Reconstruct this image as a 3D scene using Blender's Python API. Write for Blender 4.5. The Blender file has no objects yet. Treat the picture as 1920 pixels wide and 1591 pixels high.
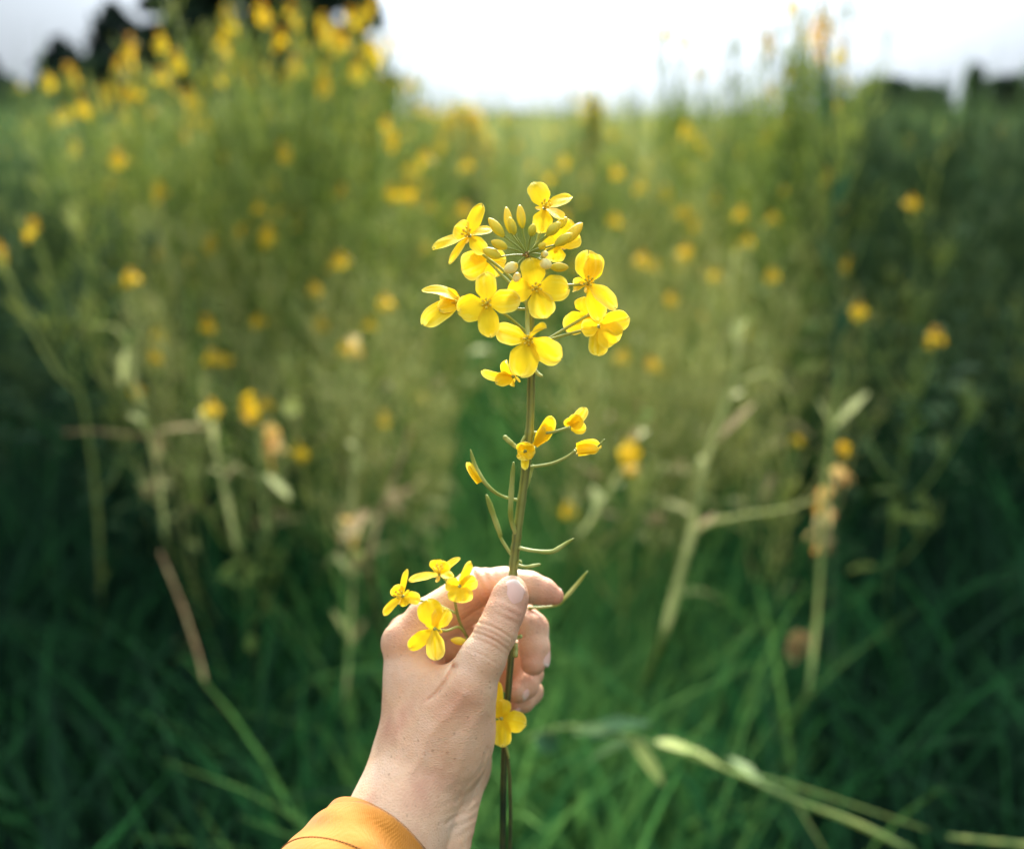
import bpy, math, random
import numpy as np
from mathutils import Vector

# ------------------------------------------------------------------ camera, sky, sun, exposure
scene = bpy.context.scene
col = scene.collection
PITCH = math.radians(17.4)
EYE = np.array([0.0, 0.0, 1.30])
LENS, SENSOR = 35.0, 36.0
F = LENS / SENSOR * 1920.0            # focal length in photograph pixels
RIGHT = np.array([1.0, 0.0, 0.0])
FWD = np.array([0.0, math.cos(PITCH), -math.sin(PITCH)])
UP = np.array([0.0, math.sin(PITCH), math.cos(PITCH)])

cam_data = bpy.data.cameras.new('camera')
cam = bpy.data.objects.new('camera', cam_data)
col.objects.link(cam)
cam.location = EYE
cam.rotation_euler = (math.pi / 2 - PITCH, 0, 0)
cam_data.lens, cam_data.sensor_width, cam_data.sensor_fit = LENS, SENSOR, 'HORIZONTAL'
cam_data.clip_start, cam_data.clip_end = 0.02, 2000
cam_data.dof.use_dof = True
cam_data.dof.focus_distance = 0.408
cam_data.dof.aperture_fstop = 4.2
scene.camera = cam

SUN_EL, SUN_AZ = math.radians(35), math.radians(4)      # azimuth from +Y towards +X
world = bpy.data.worlds.new('World')
scene.world = world
world.use_nodes = True
nt = world.node_tree
bg = nt.nodes['Background']
sky = nt.nodes.new('ShaderNodeTexSky')
sky.sky_type = 'NISHITA'
sky.sun_disc = False
sky.sun_elevation = SUN_EL
sky.sun_rotation = SUN_AZ
sky.altitude = 0
sky.air_density = 1.0
sky.dust_density = 3.0
sky.ozone_density = 1.5
# thin overcast: a pale even cloud veil over the clear sky
# (overcast sky: several times brighter overhead than at the horizon)
gtc = nt.nodes.new('ShaderNodeTexCoord')
sep = nt.nodes.new('ShaderNodeSeparateXYZ')
nt.links.new(gtc.outputs['Generated'], sep.inputs[0])
cie = nt.nodes.new('ShaderNodeMath'); cie.operation = 'MULTIPLY_ADD'; cie.use_clamp = False
cie.inputs[1].default_value = 0.77; cie.inputs[2].default_value = 0.23
nt.links.new(sep.outputs[2], cie.inputs[0])
cn = nt.nodes.new('ShaderNodeTexNoise'); cn.inputs['Scale'].default_value = 2.2; cn.inputs['Detail'].default_value = 5
nt.links.new(gtc.outputs['Generated'], cn.inputs['Vector'])
cm = nt.nodes.new('ShaderNodeMapRange'); cm.inputs[3].default_value = 0.82; cm.inputs[4].default_value = 1.18
nt.links.new(cn.outputs[0], cm.inputs[0])
cmul = nt.nodes.new('ShaderNodeMath'); cmul.operation = 'MULTIPLY'
nt.links.new(cie.outputs[0], cmul.inputs[0]); nt.links.new(cm.outputs[0], cmul.inputs[1])
dot = nt.nodes.new('ShaderNodeVectorMath'); dot.operation = 'DOT_PRODUCT'
dot.inputs[1].default_value = (math.sin(SUN_AZ) * math.cos(SUN_EL), math.cos(SUN_AZ) * math.cos(SUN_EL), math.sin(SUN_EL))
nt.links.new(gtc.outputs['Generated'], dot.inputs[0])
dpos = nt.nodes.new('ShaderNodeMath'); dpos.operation = 'MAXIMUM'; dpos.inputs[1].default_value = 0
nt.links.new(dot.outputs['Value'], dpos.inputs[0])
dpow = nt.nodes.new('ShaderNodeMath'); dpow.operation = 'POWER'; dpow.inputs[1].default_value = 15
nt.links.new(dpos.outputs[0], dpow.inputs[0])
dglow = nt.nodes.new('ShaderNodeMath'); dglow.operation = 'MULTIPLY'; dglow.inputs[1].default_value = 7.5
nt.links.new(dpow.outputs[0], dglow.inputs[0])
cmul2 = nt.nodes.new('ShaderNodeMath'); cmul2.operation = 'ADD'
nt.links.new(cmul.outputs[0], cmul2.inputs[0]); nt.links.new(dglow.outputs[0], cmul2.inputs[1])
cloud = nt.nodes.new('ShaderNodeMixRGB'); cloud.blend_type = 'MULTIPLY'; cloud.inputs[0].default_value = 1
cloud.inputs[2].default_value = (6.2, 6.95, 7.75, 1)
nt.links.new(cmul2.outputs[0], cloud.inputs[1])
veil = nt.nodes.new('ShaderNodeMixRGB')
veil.inputs[0].default_value = 0.985
nt.links.new(cloud.outputs[0], veil.inputs[2])
nt.links.new(sky.outputs[0], veil.inputs[1])
nt.links.new(veil.outputs[0], bg.inputs[0])
bg.inputs[1].default_value = 0.10

sd = bpy.data.lights.new('sun', 'SUN')
sun = bpy.data.objects.new('sun', sd)
col.objects.link(sun)
sd.energy, sd.angle, sd.color = 3.6, math.radians(10), (1.0, 0.93, 0.78)
sdir = Vector((math.sin(SUN_AZ) * math.cos(SUN_EL), math.cos(SUN_AZ) * math.cos(SUN_EL), math.sin(SUN_EL)))
sun.rotation_euler = sdir.to_track_quat('Z', 'Y').to_euler()

scene.view_settings.view_transform = 'Standard'
scene.view_settings.look = 'None'
scene.view_settings.exposure = 1.42
scene.view_settings.gamma = 1.0
scene.render.engine = 'CYCLES'
cy = scene.cycles
cy.use_denoising = True
cy.max_bounces, cy.diffuse_bounces, cy.glossy_bounces, cy.transmission_bounces = 7, 4, 2, 5
cy.use_adaptive_sampling = True
cy.adaptive_threshold = 0.02
cy.caustics_reflective = cy.caustics_refractive = False

rng = np.random.default_rng(11)
R = random.Random(5)

# ------------------------------------------------------------------ geometry helpers
D0 = 0.44                              # depth of the hand in metres
S0 = D0 / F                            # metres per photograph pixel at that depth

def at(px, py, depth):
    """World point seen at a photograph pixel at a given depth along the view axis."""
    px, py, depth = np.asarray(px, float), np.asarray(py, float), np.asarray(depth, float)
    return (EYE + depth[..., None] * (FWD + ((px - 960) / F)[..., None] * RIGHT - ((py - 795.5) / F)[..., None] * UP))

def near(pts):
    """(px, py, offset) triples around the hand -> world points; the offset is in the same pixel unit."""
    p = np.asarray(pts, float).reshape(-1, 3)
    return at(p[:, 0], p[:, 1], D0 + p[:, 2] * S0)

def unit(v):
    v = np.asarray(v, float)
    return v / (np.linalg.norm(v) + 1e-12)

class MB:
    """Collects vertices and faces, then links them as one mesh object."""
    def __init__(s):
        s.v, s.f, s.m, s.r = [], [], [], []
        s.n = 0
    def add(s, verts, faces, mat=0, rnd=0.5):
        verts = np.asarray(verts, float)
        s.v.append(verts)
        off = s.n
        for f in faces:
            s.f.append(tuple(int(i) + off for i in f))
            s.m.append(mat)
        s.r.append(np.full(len(verts), rnd) if np.isscalar(rnd) else np.asarray(rnd, float))
        s.n += len(verts)
    def tube(s, pts, rad, sides=8, mat=0, rnd=0.5, cap=True):
        pts = np.asarray(pts, float)
        n = len(pts)
        rad = np.full(n, rad, float) if np.isscalar(rad) else np.asarray(rad, float)
        tan = np.gradient(pts, axis=0)
        tan /= np.linalg.norm(tan, axis=1)[:, None] + 1e-12
        ref = np.array([0.31, 0.77, 0.55])
        if abs(tan[0] @ ref) > 0.9: ref = np.array([0.9, -0.3, 0.2])
        a = np.linspace(0, 2 * math.pi, sides, endpoint=False)
        out = []
        for i in range(n):
            e1 = unit(ref - tan[i] * (ref @ tan[i])); ref = e1
            e2 = np.cross(tan[i], e1)
            out.append(pts[i] + rad[i] * (np.cos(a)[:, None] * e1 + np.sin(a)[:, None] * e2))
        V = np.concatenate(out)
        fs = [(i * sides + j, i * sides + (j + 1) % sides, (i + 1) * sides + (j + 1) % sides, (i + 1) * sides + j)
              for i in range(n - 1) for j in range(sides)]
        if cap:
            fs.append(tuple(range(sides - 1, -1, -1)))
            fs.append(tuple(range((n - 1) * sides, n * sides)))
        s.add(V, fs, mat, rnd)
    def grid(s, P, mat=0, rnd=0.5, flip=False):
        nu, nv = P.shape[:2]
        fs = [(i * nv + j, i * nv + j + 1, (i + 1) * nv + j + 1, (i + 1) * nv + j) for i in range(nu - 1) for j in range(nv - 1)]
        s.add(P.reshape(-1, 3), fs, mat, rnd)
    def build(s, name, mats, parent=None, smooth=True, origin=None):
        me = bpy.data.meshes.new(name)
        V = np.concatenate(s.v) if s.v else np.zeros((0, 3))
        if origin is not None: V = V - np.asarray(origin)
        me.from_pydata(V.tolist(), [], s.f)
        mats = mats if isinstance(mats, (list, tuple)) else [mats]
        for m in mats: me.materials.append(m)
        if len(mats) > 1: me.polygons.foreach_set('material_index', np.array(s.m, np.int32))
        at_ = me.attributes.new('tint', 'FLOAT', 'POINT')
        at_.data.foreach_set('value', np.concatenate(s.r).astype(np.float32))
        if smooth: me.polygons.foreach_set('use_smooth', np.ones(len(s.f), bool))
        me.update()
        o = bpy.data.objects.new(name, me)
        col.objects.link(o)
        if parent is not None: o.parent = parent
        if origin is not None: o.location = origin
        return o

def raw_mesh(name, V, quads, mats, tint=None, midx=None, parent=None, smooth=True):
    """Large meshes straight from numpy arrays (all faces quads)."""
    me = bpy.data.meshes.new(name)
    me.vertices.add(len(V)); me.vertices.foreach_set('co', np.asarray(V, np.float32).ravel())
    nq = len(quads)
    me.loops.add(nq * 4); me.loops.foreach_set('vertex_index', np.asarray(quads, np.int32).ravel())
    me.polygons.add(nq)
    me.polygons.foreach_set('loop_start', np.arange(0, nq * 4, 4, dtype=np.int32))
    for m in (mats if isinstance(mats, (list, tuple)) else [mats]): me.materials.append(m)
    if midx is not None: me.polygons.foreach_set('material_index', np.asarray(midx, np.int32))
    if smooth: me.polygons.foreach_set('use_smooth', np.ones(nq, bool))
    if tint is not None:
        a = me.attributes.new('tint', 'FLOAT', 'POINT')
        a.data.foreach_set('value', np.asarray(tint, np.float32))
    me.update(calc_edges=True); me.validate()
    o = bpy.data.objects.new(name, me)
    col.objects.link(o)
    if parent is not None: o.parent = parent
    return o

def tag(o, label=None, cat=None, group=None, kind=None):
    if label: o['label'] = label
    if cat: o['category'] = cat
    if group: o['group'] = group
    if kind: o['kind'] = kind
    return o

def empty(name, loc=(0, 0, 0), parent=None):
    o = bpy.data.objects.new(name, None)
    col.objects.link(o)
    o.location = loc
    o.empty_display_size = 0.02
    if parent is not None: o.parent = parent
    return o

# ------------------------------------------------------------------ materials
def new_mat(name):
    m = bpy.data.materials.new(name)
    m.use_nodes = True
    t = m.node_tree
    for n in list(t.nodes): t.nodes.remove(n)
    return m, t

def N(t, kind, **kw):
    n = t.nodes.new(kind)
    for k, v in kw.items(): setattr(n, k, v)
    return n

def ramp(t, fac, stops):
    n = N(t, 'ShaderNodeValToRGB')
    el = n.color_ramp.elements
    while len(el) < len(stops): el.new(0.5)
    for e, (p, c) in zip(el, stops):
        e.position = p; e.color = (*c, 1)
    t.links.new(fac, n.inputs[0])
    return n.outputs[0]

def plant_mat(name, stops, transl=0.35, rough=0.55, noise_scale=40, noise_amt=0.35, by_object=0.4, spec=0.3, bump=0.0, tr_gain=1.0):
    """Leafy material: colour from a per-blade tint, object random and fine noise; part of the light passes through."""
    m, t = new_mat(name)
    L = t.links.new
    a = N(t, 'ShaderNodeAttribute', attribute_name='tint')
    oi = N(t, 'ShaderNodeObjectInfo')
    tc = N(t, 'ShaderNodeTexCoord')
    nz = N(t, 'ShaderNodeTexNoise'); nz.inputs['Scale'].default_value = noise_scale; nz.inputs['Detail'].default_value = 3
    L(tc.outputs['Object'], nz.inputs['Vector'])
    m1 = N(t, 'ShaderNodeMath', operation='MULTIPLY_ADD'); m1.inputs[1].default_value = by_object; m1.inputs[2].default_value = -by_object / 2
    L(oi.outputs['Random'], m1.inputs[0])
    m2 = N(t, 'ShaderNodeMath', operation='MULTIPLY_ADD'); m2.inputs[1].default_value = noise_amt * 2; m2.inputs[2].default_value = -noise_amt
    L(nz.outputs[0], m2.inputs[0])
    s1 = N(t, 'ShaderNodeMath', operation='ADD'); L(a.outputs['Fac'], s1.inputs[0]); L(m1.outputs[0], s1.inputs[1])
    s2 = N(t, 'ShaderNodeMath', operation='ADD'); L(s1.outputs[0], s2.inputs[0]); L(m2.outputs[0], s2.inputs[1])
    c = ramp(t, s2.outputs[0], stops)
    p = N(t, 'ShaderNodeBsdfPrincipled')
    p.inputs['Roughness'].default_value = rough
    p.inputs['Specular IOR Level'].default_value = spec
    L(c, p.inputs['Base Color'])
    if bump:
        b = N(t, 'ShaderNodeBump'); b.inputs['Strength'].default_value = bump; b.inputs['Distance'].default_value = 0.001
        L(nz.outputs[0], b.inputs['Height']); L(b.outputs[0], p.inputs['Normal'])
    out = N(t, 'ShaderNodeOutputMaterial')
    if transl > 0:
        tr = N(t, 'ShaderNodeBsdfTranslucent')
        g = N(t, 'ShaderNodeMixRGB', blend_type='MULTIPLY'); g.inputs[0].default_value = 1
        g.inputs[2].default_value = (tr_gain, tr_gain, tr_gain, 1)
        L(c, g.inputs[1]); L(g.outputs[0], tr.inputs[0])
        mx = N(t, 'ShaderNodeMixShader'); mx.inputs[0].default_value = transl
        L(p.outputs[0], mx.inputs[1]); L(tr.outputs[0], mx.inputs[2]); L(mx.outputs[0], out.inputs[0])
    else:
        L(p.outputs[0], out.inputs[0])
    return m

M = {}
M['petal'] = plant_mat('petal', [(0.0, (0.88, 0.57, 0.008)), (0.5, (0.91, 0.64, 0.014)), (1.0, (0.95, 0.80, 0.16))], 0.36, 0.55, 260, 0.14, 0.15, 0.15, 0.3)
M['petal_far'] = plant_mat('petal_far', [(0.0, (0.72, 0.36, 0.02)), (0.3, (0.78, 0.50, 0.012)), (1.0, (0.86, 0.63, 0.03))], 0.45, 0.6, 60, 0.15, 0.3, 0.2)
M['bud'] = plant_mat('bud', [(0.0, (0.52, 0.52, 0.07)), (0.4, (0.80, 0.66, 0.05)), (0.75, (0.88, 0.62, 0.04)), (1.0, (0.90, 0.84, 0.38))], 0.3, 0.45, 160, 0.25, 0.0, 0.35, 0.2)
M['stamen'] = plant_mat('stamen', [(0.0, (0.86, 0.74, 0.10)), (1.0, (0.92, 0.72, 0.08))], 0.45, 0.6, 300, 0.2, 0.0)
M['heart'] = plant_mat('heart', [(0.0, (0.18, 0.12, 0.03)), (0.5, (0.42, 0.20, 0.05)), (1.0, (0.60, 0.42, 0.10))], 0.1, 0.6, 700, 0.5, 0.0)
M['stalk'] = plant_mat('stalk', [(0.0, (0.022, 0.038, 0.018)), (0.5, (0.24, 0.25, 0.06)), (1.0, (0.42, 0.46, 0.16))], 0.1, 0.45, 90, 0.25, 0.0, 0.4, 0.15)  # dark end is the painted shade below the hand
M['pedicel'] = plant_mat('pedicel', [(0.0, (0.14, 0.18, 0.03)), (0.5, (0.30, 0.34, 0.06)), (1.0, (0.58, 0.60, 0.22))], 0.2, 0.45, 120, 0.2, 0.0, 0.4)
M['stem'] = plant_mat('stem', [(0.0, (0.09, 0.16, 0.04)), (0.5, (0.25, 0.35, 0.09)), (1.0, (0.50, 0.54, 0.16))], 0.35, 0.6, 15, 0.2, 0.5)
M['pod'] = plant_mat('pod', [(0.0, (0.12, 0.20, 0.05)), (0.5, (0.29, 0.38, 0.09)), (1.0, (0.54, 0.56, 0.16))], 0.55, 0.6, 25, 0.2, 0.5)
M['leaf'] = plant_mat('leaf', [(0.0, (0.05, 0.11, 0.03)), (0.5, (0.12, 0.21, 0.045)), (1.0, (0.29, 0.37, 0.08))], 0.6, 0.75, 18, 0.25, 0.5, 0.12)
M['grass'] = plant_mat('grass', [(0.0, (0.005, 0.017, 0.011)), (0.35, (0.012, 0.046, 0.020)), (0.7, (0.028, 0.135, 0.036)), (1.0, (0.11, 0.24, 0.055))], 0.4, 0.8, 6, 0.2, 0.0, 0.08)  # dark end also carries the painted shade of the sides
M['field'] = plant_mat('field', [(0.0, (0.07, 0.12, 0.04)), (0.5, (0.21, 0.25, 0.085)), (1.0, (0.42, 0.42, 0.14))], 0.45, 0.7, 0.8, 0.25, 0.0, 0.2)
M['straw'] = plant_mat('straw', [(0.0, (0.20, 0.10, 0.05)), (0.5, (0.34, 0.23, 0.10)), (1.0, (0.46, 0.40, 0.18))], 0.3, 0.75, 30, 0.25, 0.0)
M['pale'] = plant_mat('pale', [(0.0, (0.20, 0.25, 0.07)), (0.5, (0.44, 0.47, 0.16)), (1.0, (0.66, 0.64, 0.27))], 0.4, 0.6, 25, 0.25, 0.0, 0.2)
M['wilted'] = plant_mat('wilted', [(0.0, (0.55, 0.22, 0.08)), (0.5, (0.86, 0.55, 0.12)), (1.0, (0.90, 0.72, 0.32))], 0.35, 0.6, 40, 0.4, 0.0)
M['conifer'] = plant_mat('conifer', [(0.0, (0.006, 0.015, 0.012)), (0.5, (0.012, 0.028, 0.019)), (1.0, (0.025, 0.05, 0.03))], 0.2, 0.7, 0.6, 0.3, 0.3)
M['crown'] = plant_mat('crown', [(0.0, (0.010, 0.028, 0.016)), (0.5, (0.022, 0.054, 0.026)), (1.0, (0.055, 0.10, 0.04))], 0.35, 0.7, 0.6, 0.3, 0.3)
M['bark'] = plant_mat('bark', [(0.0, (0.03, 0.025, 0.02)), (1.0, (0.09, 0.07, 0.05))], 0, 0.85, 4, 0.4, 0.2)

def soil_mat():
    m, t = new_mat('soil'); L = t.links.new
    tc = N(t, 'ShaderNodeTexCoord')
    n1 = N(t, 'ShaderNodeTexNoise'); n1.inputs['Scale'].default_value = 5; n1.inputs['Detail'].default_value = 8
    L(tc.outputs['Object'], n1.inputs['Vector'])
    c = ramp(t, n1.outputs[0], [(0.3, (0.012, 0.018, 0.010)), (0.55, (0.02, 0.035, 0.015)), (0.75, (0.05, 0.045, 0.03))])
    p = N(t, 'ShaderNodeBsdfPrincipled'); p.inputs['Roughness'].default_value = 0.95
    L(c, p.inputs['Base Color'])
    b = N(t, 'ShaderNodeBump'); b.inputs['Strength'].default_value = 0.6; b.inputs['Distance'].default_value = 0.03
    L(n1.outputs[0], b.inputs['Height']); L(b.outputs[0], p.inputs['Normal'])
    o = N(t, 'ShaderNodeOutputMaterial'); L(p.outputs[0], o.inputs[0])
    return m
M['soil'] = soil_mat()

def skin_mat():
    m, t = new_mat('skin'); L = t.links.new
    tc = N(t, 'ShaderNodeTexCoord')
    def noise(scale, detail=4):
        n = N(t, 'ShaderNodeTexNoise'); n.inputs['Scale'].default_value = scale; n.inputs['Detail'].default_value = detail
        L(tc.outputs['Object'], n.inputs['Vector']); return n.outputs[0]
    big = noise(38); fine = noise(260, 5)
    c = ramp(t, big, [(0.28, (0.60, 0.31, 0.195)), (0.5, (0.73, 0.46, 0.285)), (0.72, (0.80, 0.57, 0.41))])
    # redder fingertips and knuckles where the blood shows (a vertex value of the hand itself)
    a = N(t, 'ShaderNodeAttribute', attribute_name='tint')
    red = N(t, 'ShaderNodeMixRGB'); red.inputs[2].default_value = (0.66, 0.27, 0.16, 1)
    L(a.outputs['Fac'], red.inputs[0]); L(c, red.inputs[1])
    # freckles
    vo = N(t, 'ShaderNodeTexVoronoi'); vo.inputs['Scale'].default_value = 330
    L(tc.outputs['Object'], vo.inputs['Vector'])
    dot = N(t, 'ShaderNodeMapRange'); dot.inputs[1].default_value = 0.13; dot.inputs[2].default_value = 0.26; dot.inputs[3].default_value = 1; dot.inputs[4].default_value = 0
    L(vo.outputs['Distance'], dot.inputs[0])
    pick = N(t, 'ShaderNodeMapRange'); pick.inputs[1].default_value = 0.6; pick.inputs[2].default_value = 0.95
    sp = N(t, 'ShaderNodeSeparateColor'); L(vo.outputs['Color'], sp.inputs[0]); L(sp.outputs[0], pick.inputs[0])
    mu = N(t, 'ShaderNodeMath', operation='MULTIPLY'); L(dot.outputs[0], mu.inputs[0]); L(pick.outputs[0], mu.inputs[1])
    mu2 = N(t, 'ShaderNodeMath', operation='MULTIPLY'); mu2.inputs[1].default_value = 0.4; L(mu.outputs[0], mu2.inputs[0])
    fr = N(t, 'ShaderNodeMixRGB'); fr.inputs[2].default_value = (0.30, 0.13, 0.07, 1)
    L(mu2.outputs[0], fr.inputs[0]); L(red.outputs[0], fr.inputs[1])
    p = N(t, 'ShaderNodeBsdfPrincipled')
    L(fr.outputs[0], p.inputs['Base Color'])
    p.inputs['Roughness'].default_value = 0.48
    p.inputs['Specular IOR Level'].default_value = 0.35
    p.inputs['Subsurface Weight'].default_value = 0.22
    p.inputs['Subsurface Radius'].default_value = (1.0, 0.35, 0.2)
    p.inputs['Subsurface Scale'].default_value = 0.005
    v2 = N(t, 'ShaderNodeTexVoronoi', feature='DISTANCE_TO_EDGE'); v2.inputs['Scale'].default_value = 520
    wv = N(t, 'ShaderNodeMapping'); wv.inputs['Scale'].default_value = (1.0, 1.0, 1.9); wv.inputs['Rotation'].default_value = (0, 0.5, 0)
    L(tc.outputs['Object'], wv.inputs[0]); L(wv.outputs[0], v2.inputs['Vector'])
    ad = N(t, 'ShaderNodeMath', operation='ADD'); L(v2.outputs['Distance'], ad.inputs[0]); L(fine, ad.inputs[1])
    b = N(t, 'ShaderNodeBump'); b.inputs['Strength'].default_value = 0.42; b.inputs['Distance'].default_value = 0.0009
    L(ad.outputs[0], b.inputs['Height']); L(b.outputs[0], p.inputs['Normal'])
    o = N(t, 'ShaderNodeOutputMaterial'); L(p.outputs[0], o.inputs[0])
    return m
M['skin'] = skin_mat()

def simple_mat(name, colr, rough, spec=0.5, bump_scale=None, bump=0.2, dist=0.001, sss=0.0, vary=0.12):
    m, t = new_mat(name); L = t.links.new
    tc = N(t, 'ShaderNodeTexCoord')
    n = N(t, 'ShaderNodeTexNoise'); n.inputs['Scale'].default_value = bump_scale or 60; n.inputs['Detail'].default_value = 5
    L(tc.outputs['Object'], n.inputs['Vector'])
    lo = tuple(max(0, c * (1 - vary)) for c in colr); hi = tuple(min(1, c * (1 + vary)) for c in colr)
    c = ramp(t, n.outputs[0], [(0.3, lo), (0.7, hi)])
    p = N(t, 'ShaderNodeBsdfPrincipled'); L(c, p.inputs['Base Color'])
    p.inputs['Roughness'].default_value = rough; p.inputs['Specular IOR Level'].default_value = spec
    if sss:
        p.inputs['Subsurface Weight'].default_value = sss; p.inputs['Subsurface Scale'].default_value = 0.003
    if bump_scale:
        b = N(t, 'ShaderNodeBump'); b.inputs['Strength'].default_value = bump; b.inputs['Distance'].default_value = dist
        L(n.outputs[0], b.inputs['Height']); L(b.outputs[0], p.inputs['Normal'])
    o = N(t, 'ShaderNodeOutputMaterial'); L(p.outputs[0], o.inputs[0])
    return m
M['nail'] = plant_mat('nail', [(0.0, (0.72, 0.40, 0.30)), (0.55, (0.78, 0.48, 0.38)), (0.82, (0.78, 0.50, 0.40)), (0.92, (0.82, 0.66, 0.55))], 0.05, 0.36, 60, 0.04, 0.0, 0.35)
def cloth_mat():
    m, t = new_mat('jacket'); L = t.links.new
    tc = N(t, 'ShaderNodeTexCoord')
    n1 = N(t, 'ShaderNodeTexNoise'); n1.inputs['Scale'].default_value = 26; n1.inputs['Detail'].default_value = 6
    n2 = N(t, 'ShaderNodeTexNoise'); n2.inputs['Scale'].default_value = 1500; n2.inputs['Detail'].default_value = 2
    w1 = N(t, 'ShaderNodeTexWave', bands_direction='X'); w1.inputs['Scale'].default_value = 420; w1.inputs['Distortion'].default_value = 1.5
    w2 = N(t, 'ShaderNodeTexWave', bands_direction='Z'); w2.inputs['Scale'].default_value = 420; w2.inputs['Distortion'].default_value = 1.5
    for n in (n1, n2, w1, w2): L(tc.outputs['Object'], n.inputs['Vector'])
    c = ramp(t, n1.outputs[0], [(0.3, (0.44, 0.155, 0.010)), (0.5, (0.49, 0.18, 0.014)), (0.72, (0.53, 0.205, 0.022))])
    v = N(t, 'ShaderNodeMixRGB', blend_type='MULTIPLY'); v.inputs[0].default_value = 0.22
    L(c, v.inputs[1]); L(n2.outputs[0], v.inputs[2])
    p = N(t, 'ShaderNodeBsdfPrincipled'); L(v.outputs[0], p.inputs['Base Color'])
    p.inputs['Roughness'].default_value = 0.78; p.inputs['Specular IOR Level'].default_value = 0.2
    p.inputs['Sheen Weight'].default_value = 0.15
    ad = N(t, 'ShaderNodeMath', operation='ADD'); L(w1.outputs['Fac'], ad.inputs[0]); L(w2.outputs['Fac'], ad.inputs[1])
    b1 = N(t, 'ShaderNodeBump'); b1.inputs['Strength'].default_value = 0.25; b1.inputs['Distance'].default_value = 0.0005
    L(ad.outputs[0], b1.inputs['Height'])
    b2 = N(t, 'ShaderNodeBump'); b2.inputs['Strength'].default_value = 0.55; b2.inputs['Distance'].default_value = 0.006
    L(n1.outputs[0], b2.inputs['Height']); L(b1.outputs[0], b2.inputs['Normal']); L(b2.outputs[0], p.inputs['Normal'])
    o = N(t, 'ShaderNodeOutputMaterial'); L(p.outputs[0], o.inputs[0])
    return m
M['jacket'] = cloth_mat()
M['thread'] = simple_mat('thread', (0.20, 0.085, 0.02), 0.8, 0.2)

# ------------------------------------------------------------------ ground
g = MB()
xs = np.linspace(-130, 130, 61); ys = np.linspace(-20, 170, 63)
P = np.stack(np.meshgrid(xs, ys, indexing='ij') + [np.zeros((61, 63))], -1)
g.grid(P)
tag(g.build('ground', M['soil']), 'dark earth of the field under the grass', kind='structure')

# ------------------------------------------------------------------ trees
def leaf_cloud(mb, pts, size, rs, tint):
    """Small crossed leaf faces scattered at the given points."""
    n = len(pts)
    a = rs.normal(size=(n, 3)); a /= np.linalg.norm(a, axis=1)[:, None]
    b = np.cross(a, rs.normal(size=(n, 3))); b /= np.linalg.norm(b, axis=1)[:, None]
    sz = size * rs.uniform(0.6, 1.3, n)[:, None]
    V = np.stack([pts - a * sz, pts + b * sz * 0.5, pts + a * sz, pts - b * sz * 0.5], 1).reshape(-1, 3)
    mb.add(V, [(4 * i, 4 * i + 1, 4 * i + 2, 4 * i + 3) for i in range(n)], 0, np.repeat(tint, 4))

def conifer(px, py_top, depth, half_w, label, seed):
    rs = np.random.default_rng(seed)
    top = at(px, py_top, depth)
    H = top[2]; x, y = top[0], top[1]
    w = half_w * depth / F
    root = empty('conifer_tree', (x, y, 0))
    t = MB(); t.tube([(0, 0, 0), (0.1, 0, H * 0.5), (0, 0, H * 0.97)], [0.02 * H, 0.012 * H, 0.003 * H], 8)
    t.build('trunk', M['bark'], root)
    c = MB(); pts, tn = [], []
    for k in range(150):
        z = rs.uniform(0.08, 1.0); ang = rs.uniform(0, 6.28)
        reach = w * (1 - z) ** 0.8 * rs.uniform(0.7, 1.15) + 0.12
        m = 44
        u = rs.uniform(0.1, 1, m)
        q = np.stack([np.cos(ang) * reach * u, np.sin(ang) * reach * u, z * H - 0.18 * reach * u ** 2 + rs.normal(0, 0.10, m)], 1)
        q[:, :2] += rs.normal(0, 0.16, (m, 2)) * reach ** 0.5
        pts.append(q); tn.append(np.full(m, rs.uniform(0.1, 0.9)))
    leaf_cloud(c, np.concatenate(pts), 0.04 * H ** 0.8 + 0.16, rs, np.concatenate(tn))
    c.build('crown', M['conifer'], root, smooth=False)
    tag(root, label, 'tree', 'dark trees behind the field')

def broad_tree(px, py_top, depth, half_w, label, seed, mat='crown', cat='tree', name='broadleaf_tree', low=0.12, group='dark trees behind the field', leaf=None):
    rs = np.random.default_rng(seed)
    top = at(px, py_top, depth)
    H = top[2]; x, y = top[0], top[1]
    w = half_w * depth / F
    root = empty(name, (x, y, 0))
    t = MB(); t.tube([(0, 0, 0), (0.02 * H, 0, H * 0.4), (0, 0, H * 0.85)], [0.03 * H, 0.02 * H, 0.004 * H], 8)
    for k in range(9):
        a = rs.uniform(0, 6.28); z0 = rs.uniform(0.2, 0.6) * H
        t.tube([(0, 0, z0), (math.cos(a) * w * 0.4, math.sin(a) * w * 0.4, z0 + 0.15 * H), (math.cos(a) * w * 0.8, math.sin(a) * w * 0.8, z0 + 0.22 * H)],
               [0.012 * H, 0.007 * H, 0.002 * H], 6)
    t.build('trunk', M['bark'], root)
    c = MB(); pts, tn = [], []
    for k in range(130):
        z = rs.uniform(low, 0.97); ang = rs.uniform(0, 6.28)
        prof = math.sqrt(max(0.02, 1 - ((z - 0.45) / 0.56) ** 2))
        r = w * prof * math.sqrt(rs.uniform(0.05, 1))
        cr = w * rs.uniform(0.12, 0.24)
        m = 60
        q = rs.normal(size=(m, 3)); q /= np.linalg.norm(q, axis=1)[:, None]
        q *= (cr * rs.uniform(0.5, 1, m) ** 0.5)[:, None]
        q += (math.cos(ang) * r, math.sin(ang) * r, min(z * H, H - cr * 0.8))
        pts.append(q); tn.append(np.full(m, rs.uniform(0.05, 0.95)))
    leaf_cloud(c, np.concatenate(pts), leaf or 0.075 * w + 0.08, rs, np.concatenate(tn))
    c.build('crown', M[mat], root, smooth=False)
    tag(root, label, cat, group)

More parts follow.
